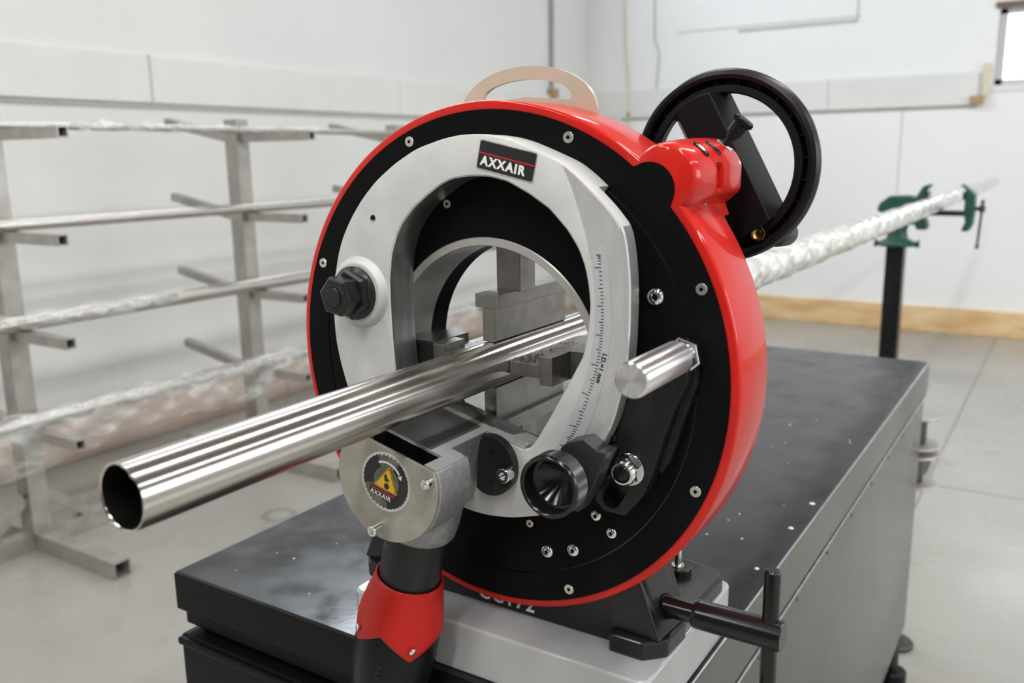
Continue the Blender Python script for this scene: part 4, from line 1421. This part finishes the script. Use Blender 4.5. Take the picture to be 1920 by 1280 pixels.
# shavings gathered on the jaws, the ledge and the arm
bm = bmesh.new()
def chip(p, s):
    p = V(p)
    vs_ = [bm.verts.new(p + V((random.uniform(-s, s), random.uniform(-s, s), random.uniform(0, s * 1.2)))) for _ in range(4)]
    for f in ((0, 1, 2), (0, 2, 3), (0, 1, 3), (1, 2, 3)):
        bm.faces.new([vs_[i] for i in f])
for _ in range(640):
    y = random.uniform(0.001, 0.11)
    if random.random() < 0.5:
        y = abs(random.gauss(0, 0.025))
    chip((random.uniform(0.0195, 0.046 if y < 0.033 else 0.076), y, 0.0051), random.uniform(0.0004, 0.0012))
for _ in range(260):
    chip((-random.uniform(0.0200, 0.046), abs(random.gauss(0, 0.05)) % 0.11, 0.0051), random.uniform(0.0003, 0.0008))
for _ in range(60):
    chip((random.uniform(-0.0122, 0.0095), abs(random.gauss(0, 0.03)) % 0.14, 0.0575), random.uniform(0.0002, 0.0006))
tag(obj('steel_shavings', bm, STEELD), 'fine dark steel shavings lying on the clamping jaws beside the pipe', 'shavings', kind='stuff')
bm = bmesh.new()
for _ in range(300):
    u = min(0.068, abs(random.gauss(0.060, 0.009)))
    chip(hp(u, 0.0254, random.uniform(-0.030, -0.008)), random.uniform(0.0003, 0.0008))
for _ in range(60):
    chip(hp(random.uniform(-0.03, 0.035), 0.0254, random.uniform(-0.095 if random.random() < 0.4 else -0.04, -0.03)), random.uniform(0.0002, 0.0004))
tag(obj('bright_filings', bm, SCREW), 'bright metal filings sprinkled on the flat top of the saw head and arm ledge', 'filings', kind='stuff')

# ================================================================== THE PIPE BEING CUT
PR = 0.0184
pp = thing('steel_pipe', 'long polished stainless steel pipe held in the jaws, its open end nearest the camera', 'pipe', (0, -0.33, -PR))
obj('tube', lathe((0, -0.3315, 0), (0, 1, 0), [(0.0008, PR - 0.0015), (0.0002, PR - 0.0011), (0.0, PR - 0.0006), (0.0003, PR - 0.0001), (0.0012, PR), (5.1, PR), (5.1, PR - 0.0015)], 96), PIPE, pp, smooth=40)
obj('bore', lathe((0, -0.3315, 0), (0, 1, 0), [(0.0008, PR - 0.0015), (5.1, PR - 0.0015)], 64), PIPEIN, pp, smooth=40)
bm = bmesh.new()
for _ in range(70):
    a = random.gauss(1.2, 0.45) if random.random() < 0.55 else random.gauss(4.6, 0.35)
    r = PR - 0.0006
    p = V((r * math.cos(a), -0.3316 + random.uniform(-0.0004, 0.0012), r * math.sin(a)))
    s = random.uniform(0.0003, 0.0007)
    vs_ = [bm.verts.new(p + V((random.uniform(-s, s), random.uniform(-s, s), random.uniform(-s, s)))) for _ in range(4)]
    for f in ((0, 1, 2), (0, 2, 3), (0, 1, 3), (1, 2, 3)):
        bm.faces.new([vs_[i] for i in f])
obj('burr', bm, SCREW, pp, kind='stuff')
# crinkled plastic wrapped round the far part
bm = bmesh.new()
n = 40
rings = []
ny = 520
ph = [random.uniform(0, 6.28) for _ in range(12)]
for j in range(ny + 1):
    y = 0.20 + 4.55 * j / ny
    ring = []
    for i in range(n):
        a = 2 * PI * i / n
        w_ = 0.0
        for q in range(6):
            w_ += math.sin((3 + 2 * q) * a + y * (38 + 31 * q) * (1 if q % 2 else -1) + ph[q] + 2.2 * math.sin(y * (9 + 5 * q) + ph[q + 6])) / (1.6 + q * 0.5)
        r = 0.0268 - 0.0030 * min(1, (y - 0.2) / 3) + 0.0012 * w_ + 0.0012 * math.sin(y * 23 + 2 * a) * math.sin(y * 7.1)
        r = max(r, PR + 0.0046)
        ring.append(bm.verts.new((r * math.cos(a), y, r * math.sin(a) - 0.0035)))
    rings.append(ring)
for a_, b_ in zip(rings, rings[1:]):
    for i in range(n):
        j = (i + 1) % n
        bm.faces.new((a_[i], a_[j], b_[j], b_[i]))
obj('plastic_wrap', bm, WRAP, pp, smooth=70)

# ================================================================== VISE STAND
VY = 2.70
vs_t = thing('vise_stand', 'square black steel post stand carrying the green vise behind the cabinet', 'stand', (-0.131, VY, ZF))
obj('post', box((-0.160, VY - 0.029, ZF + 0.01), (-0.102, VY + 0.029, -0.156)), BLK2, vs_t, bevel=0.004)
obj('base_plate', box((-0.28, VY - 0.15, ZF), (0.02, VY + 0.15, ZF + 0.012)), BLK2, vs_t, bevel=0.003)
for sx in (-1, 1):
    bm = prism_z([(-0.131 + sx * 0.029, VY - 0.004), (-0.131 + sx * 0.13, VY - 0.004), (-0.131 + sx * 0.13, VY + 0.004), (-0.131 + sx * 0.029, VY + 0.004)], ZF + 0.012, ZF + 0.02)
    obj('gusset', bm, BLK2, vs_t)
vi = thing('bench_vise', 'green bench vise with open jaws around the wrapped pipe on the black post', 'vise', (-0.131, VY, -0.156))
bm = lathe((-0.131, VY, -0.156), (0, 0, 1), [(0, 0), (0, 0.058), (0.010, 0.062), (0.016, 0.056), (0.026, 0.036), (0.050, 0.030), (0.075, 0.034), (0.075, 0)], 28)
b_o = obj('swivel_base', bm, GREEN, vi, smooth=45)
for sx in (-1, 1):
    obj('base_lug', prism([(-0.131 + sx * 0.050, -0.150), (-0.131 + sx * 0.070, -0.132), (-0.131 + sx * 0.073, -0.160), (-0.131 + sx * 0.064, -0.160)], VY - 0.012, VY + 0.012), GREEN, vi, bevel=0.003)
obj('body', prism([(-0.198, -0.034), (-0.190, -0.010), (-0.160, 0.014), (-0.100, 0.016), (-0.078, 0.010), (-0.058, 0.048), (-0.034, 0.056), (-0.036, 0.046), (-0.050, 0.032), (-0.046, -0.010), (-0.046, -0.054), (-0.040, -0.070), (-0.036, -0.084), (-0.037, -0.097), (-0.070, -0.097), (-0.074, -0.080), (-0.110, -0.082), (-0.165, -0.080), (-0.170, -0.050)], VY - 0.034, VY + 0.034), GREEN, vi, bevel=0.005)
obj('moving_jaw', prism([(0.054, 0.056), (0.066, 0.052), (0.086, 0.036), (0.100, 0.020), (0.1005, -0.040), (0.0985, -0.075), (0.088, -0.098), (0.066, -0.098), (0.070, -0.082), (0.076, -0.068), (0.070, -0.040), (0.070, 0.004), (0.074, 0.020), (0.072, 0.034), (0.060, 0.046)], VY - 0.034, VY + 0.034), GREEN, vi, bevel=0.005)
obj('slide_bar', box((-0.06, VY - 0.016, -0.050), (0.075, VY + 0.016, -0.0325)), STEELD, vi, bevel=0.002)
obj('screw', cyl((0.09, VY - 0.005, -0.026), (0.128, VY - 0.005, -0.024), 0.007, 16), STEELD, vi, smooth=40)
obj('screw_head', cyl((0.112, VY - 0.005, -0.025), (0.130, VY - 0.005, -0.0245), 0.012, 16, 0.002), STEELD, vi, smooth=40)
h_ = obj('handle', tube_path([(0.1225, VY - 0.020, -0.001), (0.1215, VY - 0.020, -0.026), (0.119, VY - 0.020, -0.09), (0.1165, VY - 0.020, -0.148)], 0.0042, 10), STEELD, vi, smooth=50)
for p in ((0.1225, VY - 0.020, -0.001), (0.1165, VY - 0.020, -0.148)):
    obj('handle_end', lathe((p[0], p[1], p[2] - 0.006), (0, 0, 1), [(0, 0), (0.001, 0.005), (0.006, 0.0068), (0.011, 0.005), (0.012, 0)], 12), STEELD, h_, smooth=50)
for x0, x1 in ((-0.046, -0.040), (0.064, 0.070)):
    obj('jaw_insert', box((x0, VY - 0.036, 0.004), (x1, VY + 0.036, 0.030)), STEELD, vi)

# spools behind the cabinet
for zc, lab in ((-0.4720, 'upper grey metal spool showing past the rear right edge of the cabinet'), (-0.5600, 'lower grey metal spool showing past the rear right edge of the cabinet')):
    t = thing('wire_spool', lab, 'spool', (0.125, 1.47, zc), 'spools behind the cabinet')
    obj('hub', cyl((0.125, 1.47, zc), (0.125, 1.47, zc + 0.070), 0.030, 28), STEELD, t, smooth=40)
    obj('flange', lathe((0.125, 1.47, zc), (0, 0, 1), [(0, 0), (0, 0.058), (0.003, 0.061), (0.006, 0.058), (0.006, 0)], 36), RACK, t, smooth=40)
    obj('flange', lathe((0.125, 1.47, zc + 0.068), (0, 0, 1), [(0, 0.014), (0, 0.058), (0.003, 0.061), (0.006, 0.058), (0.006, 0.014)], 36, closed=True), RACK, t, smooth=40)
t = thing('spool_stand', 'slim grey stand holding the spools behind the cabinet', 'stand', (0.125, 1.47, ZF))
obj('pole', cyl((0.125, 1.47, ZF), (0.125, 1.47, -0.561), 0.012, 16), STEELD, t, smooth=40)
obj('base', cyl((0.125, 1.47, ZF), (0.125, 1.47, ZF + 0.012), 0.04, 32, 0.003), STEELD, t, smooth=40)

# ================================================================== STORAGE RACK
RXP = -2.155
ARMZ = [(0.242, -1.787), (-0.033, -1.843), (-0.311, -1.863), (-0.598, -1.875)]
rk = thing('pipe_rack', 'welded square tube steel rack with arms on both sides along the left wall', 'rack', (RXP, 1.61, ZF))
RY = [-0.126, 0.744, 1.61, 2.48]
for i, y in enumerate(RY):
    p = obj('post', hollow_beam((RXP, y, ZF + 0.05), (RXP, y, 0.305), 0.062, 0.055, 0.004, up=(0, 1, 0)), RACK, rk)
    bm = box((RXP - 0.029, y - 0.026, 0.300), (RXP + 0.029, y + 0.026, 0.304))
    obj('post_cap', bm, RACK, p)
    for z, xe in ARMZ:
        a = obj('arm', hollow_beam((RXP + 0.03, y, z), (xe, y, z), 0.030, 0.030, 0.0035), RACK, rk)
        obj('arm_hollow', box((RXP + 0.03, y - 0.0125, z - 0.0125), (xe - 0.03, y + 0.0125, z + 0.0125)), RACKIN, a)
        obj('arm', hollow_beam((RXP - 0.03, y, z), (-2.53, y, z + 0.066), 0.030, 0.030, 0.0035), RACK, rk)
    a = obj('foot_beam', hollow_beam((-2.56, y, ZF + 0.0255), (-1.742, y, ZF + 0.0255), 0.050, 0.050, 0.004), RACK, rk)
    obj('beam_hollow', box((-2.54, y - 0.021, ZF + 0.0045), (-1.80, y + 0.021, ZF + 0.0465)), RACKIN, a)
for a_, b_ in zip(RY, RY[1:]):
    obj('base_rail', hollow_beam((RXP, a_ + 0.026, ZF + 0.0255), (RXP, b_ - 0.026, ZF + 0.0255), 0.05, 0.05, 0.004), RACK, rk)
    obj('rail_brace', hollow_beam((RXP, a_ + 0.03, -0.80), (RXP, a_ + 0.16, ZF + 0.052), 0.03, 0.03, 0.003, up=(1, 0, 0)), RACK, rk)
    obj('rail_brace', hollow_beam((RXP, b_ - 0.03, -0.80), (RXP, b_ - 0.16, ZF + 0.052), 0.03, 0.03, 0.003, up=(1, 0, 0)), RACK, rk)

# pipes lying in the rack
def rack_pipe(x, y0, y1, z, r, label, film=None):
    t = thing('rack_pipe', label, 'pipe', (x, (y0 + y1) / 2, z - r), 'stainless pipes lying on the rack')
    obj('tube', lathe((x, y0, z), (0, 1, 0), [(0, r - 0.002), (0, r), (y1 - y0, r), (y1 - y0, r - 0.002)], 24), PIPE, t, smooth=40)
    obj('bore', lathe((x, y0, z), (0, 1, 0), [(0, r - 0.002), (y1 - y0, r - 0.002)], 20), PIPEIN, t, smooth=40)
    return t
ZA = [z + 0.015 for z, _ in ARMZ]
rack_pipe(-2.090, -1.2, 3.6, 0.2675, 0.0105, 'thin stainless pipe on the top arms of the rack')
rack_pipe(-2.085, -1.2, 3.9, ZA[1] + 0.0165, 0.0165, 'bare bright stainless pipe on the second arms of the rack')
rack_pipe(-2.080, -1.2, 4.0, ZA[2] + 0.0230, 0.0230, 'stainless pipe in plastic film on the third arms of the rack')
rack_pipe(-2.080, -1.2, 4.0, ZA[3] + 0.0240, 0.0240, 'stainless pipe trailing clear plastic on the lowest arms of the rack')

def drape(name, label, x, z0, drop, y0, y1, seed, bulge):
    """loose clear film hung over a pipe"""
    rs = random.Random(seed)
    bm = bmesh.new()
    rows = []
    ny = 90
    ph = [rs.uniform(0, 6.28) for _ in range(6)]
    for j in range(ny + 1):
        y = y0 + (y1 - y0) * j / ny
        row = []
        hang = drop * (0.75 + 0.25 * math.sin(y * 5 + ph[0]) * math.sin(y * 2.3 + ph[1]))
        for k in range(17):
            s = k / 16
            zz = z0 + 0.004 - hang * s ** 1.2
            xx = x + 0.030 * math.sin(PI * min(1, s * 3) / 2) + bulge * math.sin(PI * s) + 0.008 * math.sin(y * 31 + s * 9 + ph[2]) + 0.006 * math.sin(y * 57 - s * 14 + ph[3])
            row.append(bm.verts.new((xx, y, zz + 0.005 * math.sin(y * 43 + s * 6 + ph[4]))))
        rows.append(row)
    for a_, b_ in zip(rows, rows[1:]):
        for k in range(16):
            bm.faces.new((a_[k], a_[k + 1], b_[k + 1], b_[k]))
    o = obj(name, bm, FILM, own=True, smooth=80)
    tag(o, label, 'plastic film')
    return o
drape('plastic_film', 'loose clear plastic film hanging from the lowest pipe of the rack', -2.076, ZA[3] + 0.048, 0.17, 0.45, 2.9, 3, 0.02)
drape('plastic_film', 'crumpled clear plastic film around the third-shelf pipe at the left edge', -2.076, ZA[2] + 0.047, 0.05, 0.50, 1.25, 5, 0.01)
drape('plastic_film', 'thin clear plastic film under the top rack pipe', -2.084, 0.279, 0.032, 0.95, 1.9, 8, 0.005)
